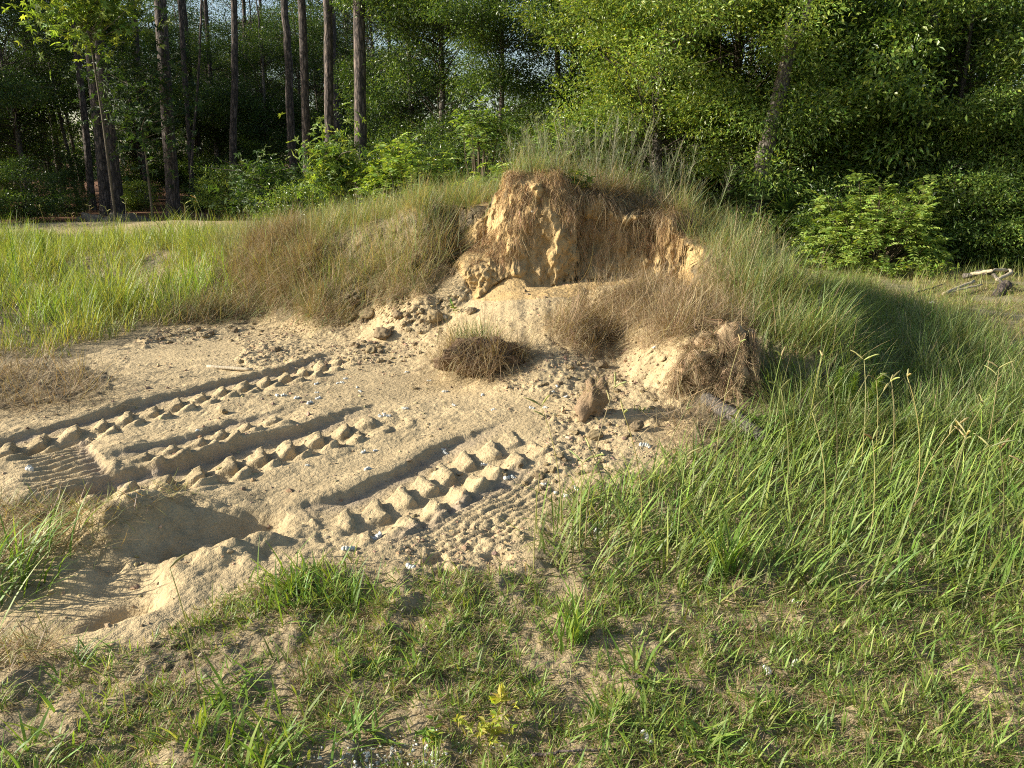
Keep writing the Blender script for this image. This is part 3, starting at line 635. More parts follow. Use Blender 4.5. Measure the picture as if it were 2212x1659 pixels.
# creeping leafy weeds
Pw = P8[215000:]; 
Pw = Pw[fbm(Pw[:, 0] * 4, Pw[:, 1] * 4, 3, 99) > .0][:26000]; n = len(Pw); k = 3
Pw = np.repeat(Pw, k, 0); Pw += rng.normal(0, .008, Pw.shape); Pw[:, 2] = Hq(Pw[:, 0], Pw[:, 1]) + rng.uniform(.002, .03, n * k)
D = unit(rng.normal(size=Pw.shape) * np.array([1, 1, .35])); N_ = unit(rng.normal(0, .35, Pw.shape) + np.array([0, 0, 1]))
V, Q, C_ = leaves(Pw, D, N_, rng.uniform(.008, .02, n * k), rng.uniform(.006, .013, n * k), pal(n * k, GREEN + BRIGHT))
tag(link('ground_cover', mesh_np('ground_cover', V, Q, C_, M_SOFT)), 'small leafy creeping weeds between the foreground grass', 'ground cover', None, 'stuff')
# straw caught on the left foreground bank
BANKP = [[(-300, 1080), (120, 1090), (260, 1110), (240, 1200), (60, 1210), (-300, 1230)], [(200, 1110), (380, 1070), (430, 1065), (330, 1110), (240, 1140)], [(-200, 1400), (120, 1385), (160, 1420), (-100, 1470)]]
def tB(x, y, z, px, py):
    a, b = js(px, py, 20, 12); return anyp(a, b, BANKP)
P10, _, _ = scatter_world(40000, -4, -.8, 2, 4.2, tB); P10 = P10[:9000]; P10[:, 2] += np.abs(rng.normal(0, .02, len(P10)))
s14 = mk(P10[:6500], (.04, .15), (.0018, .004), (.7, 1.8), (-.5, .8), 4, DRYC + STRAW, DRYC + GREEN)
s15 = mk(P10[6500:7600], (.06, .2), (.003, .007), (.5, 1.3), (.2, .9), 4, STRAW + GREEN, GREEN + BRIGHT)
grass_obj('trampled_grass', 'uprooted trampled grass on the low bank at the left edge', [s14, s15], M_GRASS)

# tufts one can count
def tuft(px, py, n, L, Wd, label, lean=(.05, .9), cols=None, sp=.03, dry=.2, az=None, name='grass_tuft', group='separate grass tufts in the foreground', cat='grass tuft', mat=None):
    p = PT(px, py); q_ = rng.normal(0, sp, (n, 2)); P = np.concatenate([q_, (Hq(p[0] + q_[:, 0], p[1] + q_[:, 1]) - p[2] - .008)[:, None]], 1)
    g = Geo(); k = int(n * (1 - dry)); cols = cols or GREEN + BRIGHT
    V, Q, C_ = blades(P[:k], rng.uniform(L * .5, L, k), rng.uniform(Wd * .6, Wd, k), (rng.uniform(0, 6.28, k) if az is None else az + rng.normal(0, .8, k)), rng.uniform(*lean, k), rng.uniform(.1, 1, k), 5, pal(k, cols[:2]), pal(k, cols)); g.add(V, Q, C_)
    m = n - k
    if m:
        V, Q, C_ = blades(P[k:], rng.uniform(L * .3, L * .8, m), rng.uniform(Wd * .3, Wd * .6, m), rng.uniform(0, 6.28, m), rng.uniform(.6, 1.6, m), rng.uniform(-.5, 1.2, m), 4, pal(m, DRYC), pal(m, STRAW + DRYC)); g.add(V, Q, C_)
    return tag(link(name, g.mesh(name, mat or M_GRASS), None, tuple(p)), label, cat, group)
tuft(640, 1290, 190, .2, .0075, 'dense green tuft at the lower edge of the sand', sp=.08)
tuft(760, 1300, 60, .2, .008, 'small green tuft right of the dense one at the sand edge', sp=.06)
tuft(20, 1250, 140, .34, .009, 'tall leaning tuft of bright grass at the left edge', lean=(.1, .9), sp=.09, az=.5)
tuft(100, 1640, 60, .15, .009, 'green tuft at the bottom left corner', sp=.08)
tuft(560, 1640, 130, .17, .009, 'thick upright tuft at the bottom edge left of the white grit', sp=.09)
tuft(770, 1590, 60, .14, .008, 'spiky tuft with long flat blades left of the yellow plant', sp=.035, lean=(.4, 1.3))
tuft(850, 1420, 36, .17, .011, 'broad bladed tuft fallen flat in the middle foreground', lean=(.8, 1.5), sp=.05)
tuft(1240, 1390, 50, .26, .008, 'tall narrow tuft standing in the middle of the foreground grass', lean=(0, .4), sp=.03)
tuft(1560, 1240, 60, .40, .008, 'upright narrow tuft left of the longest grass', lean=(0, .35), sp=.03)
tuft(1390, 1470, 30, .2, .011, 'loose tuft with drooping wide blades over bare soil', lean=(.5, 1.3), sp=.03)
tuft(1310, 1560, 24, .16, .009, 'tiny star shaped tuft on bare soil', lean=(.6, 1.3), sp=.012)
tuft(1530, 1620, 90, .13, .008, 'low yellow green rosette near the bottom edge', lean=(.6, 1.4), sp=.03)
tuft(170, 1440, 60, .13, .006, 'feathery little tuft on the lower left soil', lean=(.3, 1.3), sp=.04)
tuft(500, 1500, 60, .17, .008, 'flattened tuft in the lower left grass', lean=(.6, 1.4), sp=.05)
tuft(1920, 830, 240, .26, .006, 'sunlit dome of fine grass in the shade right of the mound', lean=(0, .9), sp=.15, cols=BRIGHT, dry=.25)
tuft(1385, 890, 14, .07, .006, 'tiny green tuft on the right sand slope', sp=.02)
tuft(110, 690, 200, .5, .008, 'tall upright clump at the left edge of the bank', lean=(0, .5), sp=.16, cols=BRIGHT)
tuft(420, 640, 260, .55, .008, 'tall yellow green clump in the middle of the left bank', lean=(0, .6), sp=.2, cols=BRIGHT)

# the dry grass clump on the sand, its roots in a sod of soil
def dry_clump():
    p = PT(1045, 800); t = thing('grass_clump', 'uprooted brown grass clump lying on the sand below the mound face', 'grass clump', tuple(p))
    v = I3 * np.array([.28, .16, .12]); v = v * (1 + .6 * fbm(v[:, 0] * 9, v[:, 1] * 9 + v[:, 2] * 9, 4, 4))[:, None] + np.array([0, 0, .10])
    link('sod', mesh_np('sod', v, I3f, np.tile([.14, .095, .06], (len(v), 1)), M_CLOD, True), t)
    n = 3600; k = rng.integers(0, len(v), n); P = v[k]; dirs = unit(P - np.array([0, 0, 0])); az = np.arctan2(dirs[:, 1], dirs[:, 0]) + rng.normal(0, .7, n)
    V, Q, C_ = blades(P, rng.uniform(.08, .30, n) * np.clip(1 + 1.3 * noise2(P[:, 0] * 11 + 3, P[:, 1] * 11, 6), .3, 1.8), rng.uniform(.0012, .003, n), az + 2.5 * noise2(P[:, 0] * 14, P[:, 1] * 14, 3), rng.uniform(.3, 1.9, n), rng.uniform(-.6, 1.8, n), 5, pal(n, DRYC), pal(n, DRYC + STRAW[:2]))
    link('dead_blades', mesh_np('dead_blades', V, Q, C_, M_DRY), t)
    n = 260; k = rng.integers(0, len(v), n); P = v[k]; V, Q, C_ = blades(P, rng.uniform(.2, .42, n), rng.uniform(.0014, .0026, n), rng.uniform(0, 6.28, n), rng.uniform(.4, 1.6, n), rng.uniform(-.2, 1.8, n), 7, pal(n, STRAW + DRYC), pal(n, STRAW))
    link('bent_stems', mesh_np('bent_stems', V, Q, C_, M_DRY), t)
    n = 120; P = np.stack([rng.normal(-.08, .09, n), rng.normal(.03, .03, n), np.full(n, .20)], 1)
    V, Q, C_ = blades(P, rng.uniform(.1, .25, n), rng.uniform(.002, .004, n), rng.uniform(0, 6.28, n), rng.uniform(0, .6, n), rng.uniform(.1, .6, n), 4, pal(n, PALEG), pal(n, PALEG))
    link('green_shoots', mesh_np('green_shoots', V, Q, C_, M_GRASS), t)
dry_clump()
def sod_block():
    p = PT(1283, 895); t = thing('sod_block', 'upended block of brown sod with dead roots on the right sand slope', 'sod block', tuple(p), .3)
    v = I3.copy(); v = np.sign(v) * np.abs(v) ** .75; v = v * np.array([.08, .07, .11]) * (1 + .6 * fbm(v[:, 0] * 1.3 + v[:, 2], v[:, 1] * 1.3 - v[:, 2] * .7, 5, 14))[:, None]
    v[:, 0] += v[:, 2] * .35; v[:, 2] += .10
    link('soil_block', mesh_np('soil_block', v, I3f, np.tile([.26, .185, .115], (len(v), 1)), M_CLOD, True), t)
    n = 500; k = rng.integers(0, len(v), n * 3); P = v[k]; P = P[P[:, 2] > .1][:n]; n = len(P)
    V, Q, C_ = blades(P, rng.uniform(.03, .14, n), rng.uniform(.0012, .003, n), rng.uniform(0, 6.28, n), rng.uniform(.2, 1.8, n), rng.uniform(0, 1.5, n), 4, pal(n, DRYC), pal(n, STRAW))
    link('dead_roots', mesh_np('dead_roots', V, Q, C_, M_DRY), t)
sod_block()

# hanging roots
def strands(P, L, out, col, Wd=(.0005, .0018), nseg=6, wig=.006, nh=520):
    """fibres that hang down from P, lying over a slope that falls along out"""
    N = len(P); hk = rng.integers(0, nh, N); P = P[:nh][hk] + rng.normal(0, 1, (N, 3)) * [.022, .008, .015]; L = L * rng.uniform(.4, 1.8, nh)[hk]; hw_ = rng.normal(0, .014, (nseg + 1, nh, 3)); pos = P.copy(); V = []; sd_ = unit(rng.normal(size=(N, 3)) * np.array([1, .4, .1])); w_ = rng.uniform(*Wd, N)
    for k in range(nseg + 1):
        t = k / nseg; ww = (w_ * (1 - .6 * t))[:, None]; V.append(np.stack([pos - sd_ * ww, pos + sd_ * ww], 1))
        pos = pos + (L / nseg)[:, None] * np.stack([out[:, 0] * .35, out[:, 1] * .25, -np.ones(N)], 1) + (rng.normal(0, wig, (N, 3)) + hw_[k][hk]) * np.array([1, .6, .4])
        g = Hq(pos[:, 0], pos[:, 1]) + .012; pos[:, 2] = np.where(pos[:, 2] < g, np.minimum(g, pos[:, 2] + .06), pos[:, 2])
    V = np.stack(V, 1); m = 2 * (nseg + 1); base = (np.arange(N) * m)[:, None]; k = np.arange(nseg)[None, :] * 2
    Q = np.stack([base + k, base + k + 1, base + k + 3, base + k + 2], -1).reshape(-1, 4)
    return V.reshape(-1, 3), Q, np.repeat(pal(N, col) * rng.uniform(.6, 1.25, nh)[hk][:, None], m, 0)
RC = [(.40, .26, .13), (.47, .33, .17), (.30, .19, .10), (.54, .40, .22)]
FACE = [(1085, 370), (1240, 365), (1280, 440), (1480, 460), (1490, 540), (1400, 540), (1330, 520), (1300, 560), (1250, 540), (1210, 500), (1150, 470), (1110, 560), (1030, 580), (1020, 530), (1080, 450)]
def tR(x, y, z, px, py):
    a, b = js(px, py, 12, 10); return inpoly(a, b, FACE) & (y < 7.9) & (fbm(x * 5, z * 2, 3, 5) > -.3)
P11, _, _ = scatter_world(260000, -.8, 2, 6.5, 7.9, tR); P11 = P11[:15000]; P11[:, 1] -= .03; P11[:, 2] += .02
o_ = np.tile([[-.1, -1.0, 0]], (len(P11), 1)) + rng.normal(0, .4, (len(P11), 3))
V, Q, C_ = strands(P11, rng.uniform(.04, .24, len(P11)), o_, RC)
tag(link('hanging_roots', mesh_np('hanging_roots', V, Q, C_, M_ROOT)), 'reddish brown root fibres hanging down the dug face of the mound', 'roots', None, 'stuff')
# root ball at the right end of the spur
def root_ball():
    p = PT(1570, 850); p[1] += .16; p[2] = Hq(p[0], p[1]); t = thing('root_ball', 'shaggy brown root ball hanging over the right end of the mound', 'root ball', (p[0], p[1], p[2] - .1))
    v = I3.copy(); v = v * np.array([.19, .16, .22]); v = v * (1 + .75 * fbm(v[:, 0] * 7, v[:, 1] * 7 + v[:, 2] * 6, 4, 24))[:, None]; v[:, 0] += -.2 * (.3 - v[:, 2]) * .4; v[:, 2] += .22
    link('soil_core', mesh_np('soil_core', v, I3f, np.tile([.36, .26, .155], (len(v), 1)), M_CLOD, True), t)
    nh = 420; kh = rng.integers(0, len(v), nh); hk = rng.integers(0, nh, 15000); n = 15000; k = kh[hk]; P = v[k] + rng.normal(0, .007, (n, 3)); N = n; hw_ = rng.normal(0, .02, (6, nh, 3)); hl = rng.uniform(.4, 1.5, nh); out = unit(P * np.array([1, 1, .0])); pos = P + out * .01; Vs = []
    sd_ = unit(rng.normal(size=(N, 3))); w_ = rng.uniform(.0005, .0016, N); L = rng.uniform(.05, .15, N) * hl[hk]; ns = 5
    for s_ in range(ns + 1):
        ww = (w_ * (1 - .6 * s_ / ns))[:, None]; Vs.append(np.stack([pos - sd_ * ww, pos + sd_ * ww], 1))
        pos = pos + (L / ns)[:, None] * (out * .3 + np.array([0, 0, -1])) + rng.normal(0, .005, (N, 3)) + hw_[s_][hk]
    Vs = np.stack(Vs, 1); m = 2 * (ns + 1); base = (np.arange(N) * m)[:, None]; kq = np.arange(ns)[None, :] * 2
    Q = np.stack([base + kq, base + kq + 1, base + kq + 3, base + kq + 2], -1).reshape(-1, 4)
    link('root_fibres', mesh_np('root_fibres', Vs.reshape(-1, 3), Q, np.repeat((.6 + .7 * rng.uniform(size=nh))[hk][:, None] * pal(N, [(.38, .28, .165), (.30, .215, .125), (.45, .35, .21), (.22, .155, .09)]), m, 0), M_ROOT), t)
root_ball()

# ---------------------------------------------------------------- wood lying about
def log_obj(name, pts, rad, mat, label, cat, ns=14, group=None, rough=.05, parts=()):
    pts = np.array(pts, float); o = pts[0].copy(); V, Q = tube(pts - o, rad, ns, rough, rng)
    return tag(link(name, mesh_np(name, V, Q, None, mat, True), None, tuple(o)), label, cat, group)
def interp_path(pts, n, wob=0.0):
    pts = np.array(pts, float); t = np.linspace(0, len(pts) - 1, n); P = np.stack([np.interp(t, np.arange(len(pts)), pts[:, k]) for k in range(3)], 1)
    for _ in range(2): P[1:-1] = (P[:-2] + 2 * P[1:-1] + P[2:]) / 4
    return P + rng.normal(0, wob, P.shape) if wob else P
a, b = PT(1525, 865), PT(1665, 965); a[2] += .0; b[2] += .01
log_obj('log', interp_path([a, (a + b) / 2 + [0, 0, .015], b], 14, .004), np.full(14, .045), M_WOOD, 'grey weathered log half buried below the shaggy root ball', 'log', 16)
a, b = PT(448, 793), PT(545, 800)
log_obj('stick', interp_path([a + [0, 0, .004], b + [0, 0, .004]], 8, .001), np.full(8, .014), M_PALE, 'smooth tan stick half buried beyond the upper track', 'stick', 10)
def gp(px, py, dz=0.0): p = PT(px, py); p[2] += dz; return p
GB = 'stripped branches piled at the edge of the lawn'
log_obj('branch', interp_path([gp(2095, 612, .12), gp(2140, 618, .2) , W(2178, 583, 10.0), W(2187, 588, 9.9), gp(2150, 622, .1)], 22, .003), np.full(22, .022), M_PALE, 'pale bent branch rising over the wood pile on the lawn edge', 'branch', 10, GB)
log_obj('branch', interp_path([gp(2036, 642, .04), gp(2100, 625, .1)], 10, .003), np.full(10, .02), M_PALE, 'straight pale branch lying left of the wood pile', 'branch', 10, GB)
log_obj('branch', interp_path([gp(2050, 640, .05), gp(2118, 632, .1)], 10, .003), np.full(10, .012), M_PALE, 'thin pale branch crossing in front of the straight one', 'branch', 8, GB)
log_obj('branch', interp_path([gp(2080, 612, .1), gp(2130, 612, .17), gp(2170, 628, .05)], 12, .012), np.linspace(.035, .018, 12), M_OAK, 'rough grey branch under the pale ones in the pile', 'branch', 10, GB)
log_obj('stump', interp_path([gp(2150, 640, -.05), gp(2172, 632, .12)], 8, .01), np.full(8, .06), M_PINE, 'dark short stump at the right of the wood pile', 'stump', 14)
log_obj('twig', interp_path([gp(1150, 1642, .012), gp(1210, 1640, .02), gp(1330, 1625, .008)], 16, .002), np.linspace(.005, .003, 16), M_PINE, 'dark twig on the soil near the bottom edge', 'twig', 6)
log_obj('twig', interp_path([gp(1970, 640, .03), gp(2038, 620, .04)], 10, .003), np.linspace(.012, .008, 10), M_OAK, 'thin brown twig on the lawn left of the wood pile', 'twig', 6)
# grey lumps of soil under the two pines
for k, (a, b, sx, lab) in enumerate([(202, 478, 1.0, 'grey heap of soil left of the pair of pines'), (268, 480, 1.25, 'broad grey heap of soil before the pair of pines')]):
    p = W(a, b, 20.3); p[2] = Hq(p[0], p[1]) - .1
    tag(link('soil_heap', clod_mesh(60 + k, .5, (.20, .16, .12), .5), None, tuple(p), (0, 0, k), (.55 * sx, .4, .5)), lab, 'soil heap', 'soil heaps before the pines')

# ---------------------------------------------------------------- trees
LG = [(.048, .092, .019), (.066, .122, .024), (.035, .07, .016), (.11, .165, .035)]
LGB = [(.16, .24, .045), (.115, .19, .036), (.23, .30, .065), (.075, .135, .028)]
LGY = [(.21, .28, .05), (.15, .23, .04), (.27, .33, .07), (.10, .17, .03)]
LGD = [(.035, .07, .02), (.05, .09, .022), (.028, .055, .018)]
def crown_geo(seed, blobs, nclump, per, L, Wr, cols, crad=.4, shell=.5, flat=.42, twig=True, root=(0, 0, .3), sup=0):
    r = np.random.default_rng(seed); g = Geo(); gb = Geo()
    vol = np.array([b[3] * b[4] * b[5] for b in blobs]) ** .67; k = r.choice(len(blobs), nclump, p=vol / vol.sum()); B = np.array(blobs)[k]
    u = unit(r.normal(size=(nclump, 3))); rad = r.uniform(shell, 1, nclump) ** .6
    if sup:
        ks = r.choice(len(blobs), sup, p=vol / vol.sum()); us = unit(r.normal(size=(sup, 3))); w_ = r.integers(0, sup, nclump)
        B = np.array(blobs)[ks][w_]; u = us[w_]; rad = r.uniform(.8, 1.02, sup)[w_]
    Cn = B[:, :3] + u * rad[:, None] * B[:, 3:6] + (r.normal(0, .34, (nclump, 3)) * [1, 1, .62] if sup else 0); Cn[:, 2] = np.maximum(Cn[:, 2], .15)
    cr = crad * r.uniform(.6, 1.35, nclump)
    m = np.maximum(8, (per * (cr / crad) ** 2)).astype(int); idx = np.repeat(np.arange(nclump), m); n = len(idx)
    off = r.normal(size=(n, 3)) * .5; off *= np.array([1, 1, flat]); P = Cn[idx] + off * cr[idx][:, None]
    D = unit(unit(off + 1e-6) * .7 + u[idx] * .4 + r.normal(0, .55, (n, 3)) + np.array([0, 0, -.12]))
    Nn = unit(np.array([0, 0, 1.0]) + r.normal(0, .75, (n, 3)))
    ctone = (1 + .18 * r.normal(size=nclump))[idx][:, None]
    V, Q, C_ = leaves(P, D, Nn, r.uniform(L * .6, L * 1.2, n), r.uniform(L * .6, L * 1.2, n) * Wr, np.clip(pal(n, cols, r) * ctone, .01, .5)); g.add(V, Q, C_)
    if twig:
        for c in range(0, nclump, 3):
            z0 = max(.1, Cn[c, 2] * r.uniform(.72, .97) - .1); a = np.array([r.normal(0, .05), r.normal(0, .05), z0]); e = Cn[c]
            mid = (a + e) / 2 + r.normal(0, .12, 3); Pp = interp_path([a, mid, e], 5)
            V, Q = tube(Pp, np.linspace(.014, .004, 5), 4); gb.add(V, Q, np.array([.06, .048, .035]))
    return g, gb
def trunk_geo(g, H_, r0, seed, bend=.25, col=(.1, .08, .06), ns=10):
    r = np.random.default_rng(seed); n = 14; z = np.linspace(0, H_, n)
    P = np.stack([np.cumsum(r.normal(0, bend * .12, n)) * (z > 0), np.cumsum(r.normal(0, bend * .12, n)) * (z > 0), z], 1)
    V, Q = tube(P, r0 * (1 - .8 * z / H_) + r0 * .5 * np.exp(-z * 4), ns, .05, r); g.add(V, Q, np.array(col)); return P
def tree_proto(name, label, cat, seed, H_, r0, blobs, nclump, per, L, Wr, cols, group, mat=None, crad=.4, bark=None, **kw):
    g, gb = crown_geo(seed, blobs, nclump, per, L, Wr, cols, crad, **kw); gt = Geo(); trunk_geo(gt, H_, r0, seed)
    t = thing(name, label, cat, (0, 0, 0), 0, group)
    link('trunk', gt.mesh('trunk', bark or M_OAK, True), t)
    link('crown', g.mesh('crown', mat or M_LEAF), t); link('limbs', gb.mesh('limbs', M_TWIG), t)
    return t
def place(t, x, y, rz=0, s=1.0, label=None, first=False):
    z = float(Hq(x, y)) - .05
    if first:
        t.location = (x, y, z); t.rotation_euler = (0, 0, rz); t.scale = (s, s, s)
        if label: t['label'] = label
        return t
    return dup(t, (x, y, z), rz, s, label)
# --- broadleaf trees of several shapes
GT = 'broadleaf trees of the wood behind the mound'
A = tree_proto('broadleaf_tree', 'x', 'tree', 101, 7.5, .09, [(0, 0, 5.5, 2.0, 2.0, 2.2), (.8, .2, 3.2, 1.7, 1.5, 1.4), (-.9, -.3, 3.8, 1.5, 1.6, 1.6), (0, 0, 1.6, 1.6, 1.6, 1.2)], 330, 150, .085, .36, LG, GT, sup=28)
B = tree_proto('broadleaf_tree', 'x', 'tree', 102, 8.5, .10, [(0, 0, 6.5, 2.2, 2.2, 2.2), (1.0, .4, 4.4, 1.6, 1.6, 1.2), (-.9, -.2, 2.6, 1.6, 1.5, 1.3)], 360, 130, .085, .36, LG + LGB[:1], GT, sup=26)
Cc_ = tree_proto('laurel_oak', 'x', 'tree', 103, 7, .12, [(0, 0, 4.6, 2.1, 1.8, 2.2), (1.0, -.3, 2.8, 1.6, 1.4, 1.5), (-1.1, -.3, 2.6, 1.5, 1.4, 1.6), (0.1, 0, 1.2, 1.8, 1.4, 1.0)], 360, 180, .085, .40, LGB, 'leafy oaks crowding the right side', crad=.36, shell=.7, sup=26)
D_ = tree_proto('laurel_oak', 'x', 'tree', 104, 6.5, .12, [(0, 0, 4.2, 2.0, 1.8, 2.0), (-.8, -.3, 2.2, 1.7, 1.4, 1.5), (1.1, 0, 2.9, 1.4, 1.4, 1.4), (0.1, 0, 1.0, 1.6, 1.4, .9)], 310, 170, .105, .42, LGB, 'leafy oaks crowding the right side', crad=.40, shell=.7, sup=24)
E_ = tree_proto('understory_tree', 'x', 'tree', 105, 9, .07, [(0, 0, 7, 2.4, 2.4, 2.0), (.5, .2, 4.5, 2.0, 2.0, 1.3)], 260, 90, .09, .36, LGD, 'slender understory trees in the dark wood')
F_ = tree_proto('laurel_oak', 'x', 'tree', 113, 7, .12, [(0, 0, 4.4, 2.2, 1.8, 2.3), (1.0, -.3, 2.6, 1.6, 1.4, 1.4), (-1.0, -.3, 2.8, 1.5, 1.4, 1.6)], 360, 170, .075, .42, LGY, 'leafy oaks crowding the right side', crad=.36, shell=.7, sup=30)
F_.name = 'small_leaved_oak'
Sh = tree_proto('shrub', 'x', 'shrub', 106, 1.4, .03, [(0, 0, .9, .9, .9, .8), (.5, 0, .6, .6, .6, .5)], 130, 90, .075, .40, LGB, 'leafy shrubs along the wood edge', crad=.28)
Sd = tree_proto('shrub', 'x', 'shrub', 107, 1.6, .03, [(0, 0, .9, 1.0, 1.0, .9), (-.5, 0, .6, .7, .7, .5)], 120, 90, .075, .36, LG, 'leafy shrubs along the wood edge', crad=.3)
LM = [(150, 'left of the leaning pines'), (270, 'behind the leaning pines'), (345, 'between the leaning and thick pines'), (410, 'behind the thick pine'), (480, 'left of the slim middle pine'), (550, 'right of the slim middle pine'), (620, 'behind the crooked rough trunk'),
      (680, 'behind the dark pine'), (740, 'left of the tall grey pine'), (800, 'behind the tall grey pine'), (900, 'right of the tall grey pine'), (1000, 'behind the bright sumac'), (1200, 'behind the mound crest'), (1500, 'behind the crest weeds'), (1750, 'behind the crooked oak'), (9999, 'behind the right hand oaks')]
def where(px): return next(t for lim, t in LM if px < lim)
def xw(px, Y): return (px - CX) / F * (Y * cp + 1.5 * sp_)
used = set()
def put(proto, px, Y, s=1.0, label=None, rz=None):
    f = proto.name not in used; used.add(proto.name)
    return place(proto, xw(px, Y), Y, rng.uniform(0, 6.28) if rz is None else rz, s, label, f)
# right mass
put(F_, 1400, 13.6, .95, 'bright small leaved oak directly behind the top of the mound')
put(F_, 1560, 14.8, 1.1, 'tall leafy oak left of the crooked grey trunk')
put(D_, 1930, 13.4, 1.0, 'broad oak with hanging glossy leaves right of the crooked trunk')
put(D_, 2030, 12.9, .64, 'glossy leaved oak over the sumac bush at right')
put(D_, 2240, 12.4, .55, 'dense dark oak cut by the right edge of the photo')
put(Cc_, 1940, 15.2, 1.1, 'tall oak behind the glossy leaved oaks on the right')
put(Cc_, 1740, 16.5, 1.2, 'oak crown filling the gap behind the crooked trunk')
put(Cc_, 2480, 13.5, .7, 'oak just beyond the right edge of the photo')
put(D_, 1500, 16.5, 1.2, 'dark oak behind the small leaved oak')
put(D_, 2700, 14.5, 1.0, 'oak past the right edge of the photo, nearer one')
put(Cc_, 2900, 17, 1.2, 'oak past the right edge of the photo, farther one')
put(D_, 2560, 18.5, 1.0, 'oak past the right edge of the photo, behind the others')
# centre
put(B, 1230, 18.5, 1.0, 'slim tree between the sky gaps above the mound')
put(B, 960, 17.5, .9, 'leafy tree right of the lone grey pine trunk')
put(B, 1080, 16.2, .72, 'young upright tree straight above the mound crest')
put(A, 900, 20.5, 1.0, 'dark leafy tree just right of the lone grey pine')
put(A, 1340, 19, 1.1, 'dark leafy tree left of the bright small leaved oak')
# left wood
put(A, 60, 25.5, 1.1, 'dark leafy tree at the far left of the wood')
put(A, -120, 22.5, 1.15, 'dense tree beyond the left edge of the photo')
put(E_, 170, 27, .95, 'understory tree behind the pair of leaning pines')
put(A, 590, 28, .95, 'leafy tree between the middle pines')
def back_row(lst, protos, lo, hi, depth):
    lst = sorted(lst); ws = [where(p) for p, _ in lst]
    for i_, (px, Y) in enumerate(lst):
        n_, k_ = ws.count(ws[i_]), ws[:i_].count(ws[i_])
        side = '' if n_ == 1 else (['left of two: ', 'right of two: '] if n_ == 2 else ['left of three: ', 'middle of three: ', 'right of three: '] if n_ == 3 else ['first: ', 'second: ', 'third: ', 'fourth: ', 'fifth: '])[k_]
        put(protos[0] if rng.uniform() < .5 else protos[1], px, Y, rng.uniform(lo, hi), side + 'dim leafy tree ' + depth + ' the wood, ' + ws[i_])
back_row([(20, 33), (230, 34), (420, 33), (560, 36), (700, 33), (820, 29), (1320, 27), (1450, 25), (1600, 22), (1780, 24), (1950, 22), (120, 29), (310, 30), (480, 30), (660, 30), (770, 33), (880, 34), (380, 38), (520, 40), (700, 39), (180, 38)], (E_, A), .85, 1.2, 'midway into')
back_row([(-150, 42), (60, 45), (240, 44), (350, 47), (480, 44), (640, 46), (800, 42), (1400, 38), (1700, 36), (2000, 34)], (B, E_), .95, 1.3, 'deepest in')
# trees standing left of the frame keep the wood in shade
for x, y, o_n in [(-17, 22, 'nearest'), (-20, 25, 'second nearest'), (-19, 29, 'third nearest'), (-23, 33, 'second farthest'), (-27, 38, 'farthest'), (-24, 24, 'outer near'), (-30, 30, 'outermost')]:
    place(A, x, y, rng.uniform(0, 6), 1.25, o_n + ' dark tree past the left edge of the photo, shading the wood')
# shrubs
for px, Y, s, lab, pr in [(960, 11.2, .55, 'shrub right behind the berm between the sumac bushes', Sh), (650, 14, .75, 'shrub rising directly behind the left part of the berm', Sh), (1790, 12.4, .8, 'shrub left behind the wide sumac bush', Sh), (2080, 11.9, .9, 'leafy shrub filling the wood edge between sumac and wood pile', Sh), (2190, 12.4, 1.15, 'taller shrub behind the wood pile', Sh), (1720, 12.9, .6, 'low shrub beside the palmetto on the right', Sh), (1100, 15, 1.0, 'dark shrub behind the crest of the mound', Sd), (1150, 9.0, .42, 'small leafy shrub growing on the crest left of the dead weeds', Sh), (1330, 8.7, .46, 'leafy shrub rising among the dead weeds on the crest', Sh), (1440, 8.6, .36, 'small shrub on the right shoulder of the crest', Sh), (1540, 13.6, .6, 'low shrub where the mound meets the wood', Sd),
                          (1790, 11.6, .6, 'low dark shrub between palmetto and sumac', Sd), (2120, 11.6, .9, 'glossy shrub at the wood edge right of the sumac', Sh), (2230, 11.8, 1.1, 'shrub at the right edge above the wood pile', Sh), (2030, 12, .9, 'shrub behind the sumac bush', Sd),
                          (600, 19.5, .8, 'shrub with dark leaves left of the berm top', Sd), (500, 20.5, .9, 'shrub at the foot of the middle pines', Sh), (700, 17.5, .8, 'shrub right behind the left end of the berm', Sd), (60, 20, .9, 'shrub at the left edge under the dark tree', Sd), (-60, 19, 1.0, 'shrub past the left edge', Sd),
                          (140, 22.5, .7, 'low shrub left of the leaning pines', Sd), (300, 24.5, .6, 'low shrub between leaning pines and thick pine', Sh), (440, 24, .6, 'low shrub right of the thick pine', Sd), (560, 25.5, .8, 'shrub deep between the middle pines', Sd), (320, 30, .9, 'dim shrub on the needle floor', Sh), (430, 32, .9, 'dim shrub far on the needle floor', Sd), (850, 16, 1.1, 'dark shrub right of the lone grey pine', Sd), (950, 14.5, 1.0, 'dark shrub behind the left sumac', Sd), (1250, 14, 1.1, 'shrub behind the dry weeds of the crest', Sh)]:
    put(pr, px, Y, s, lab)
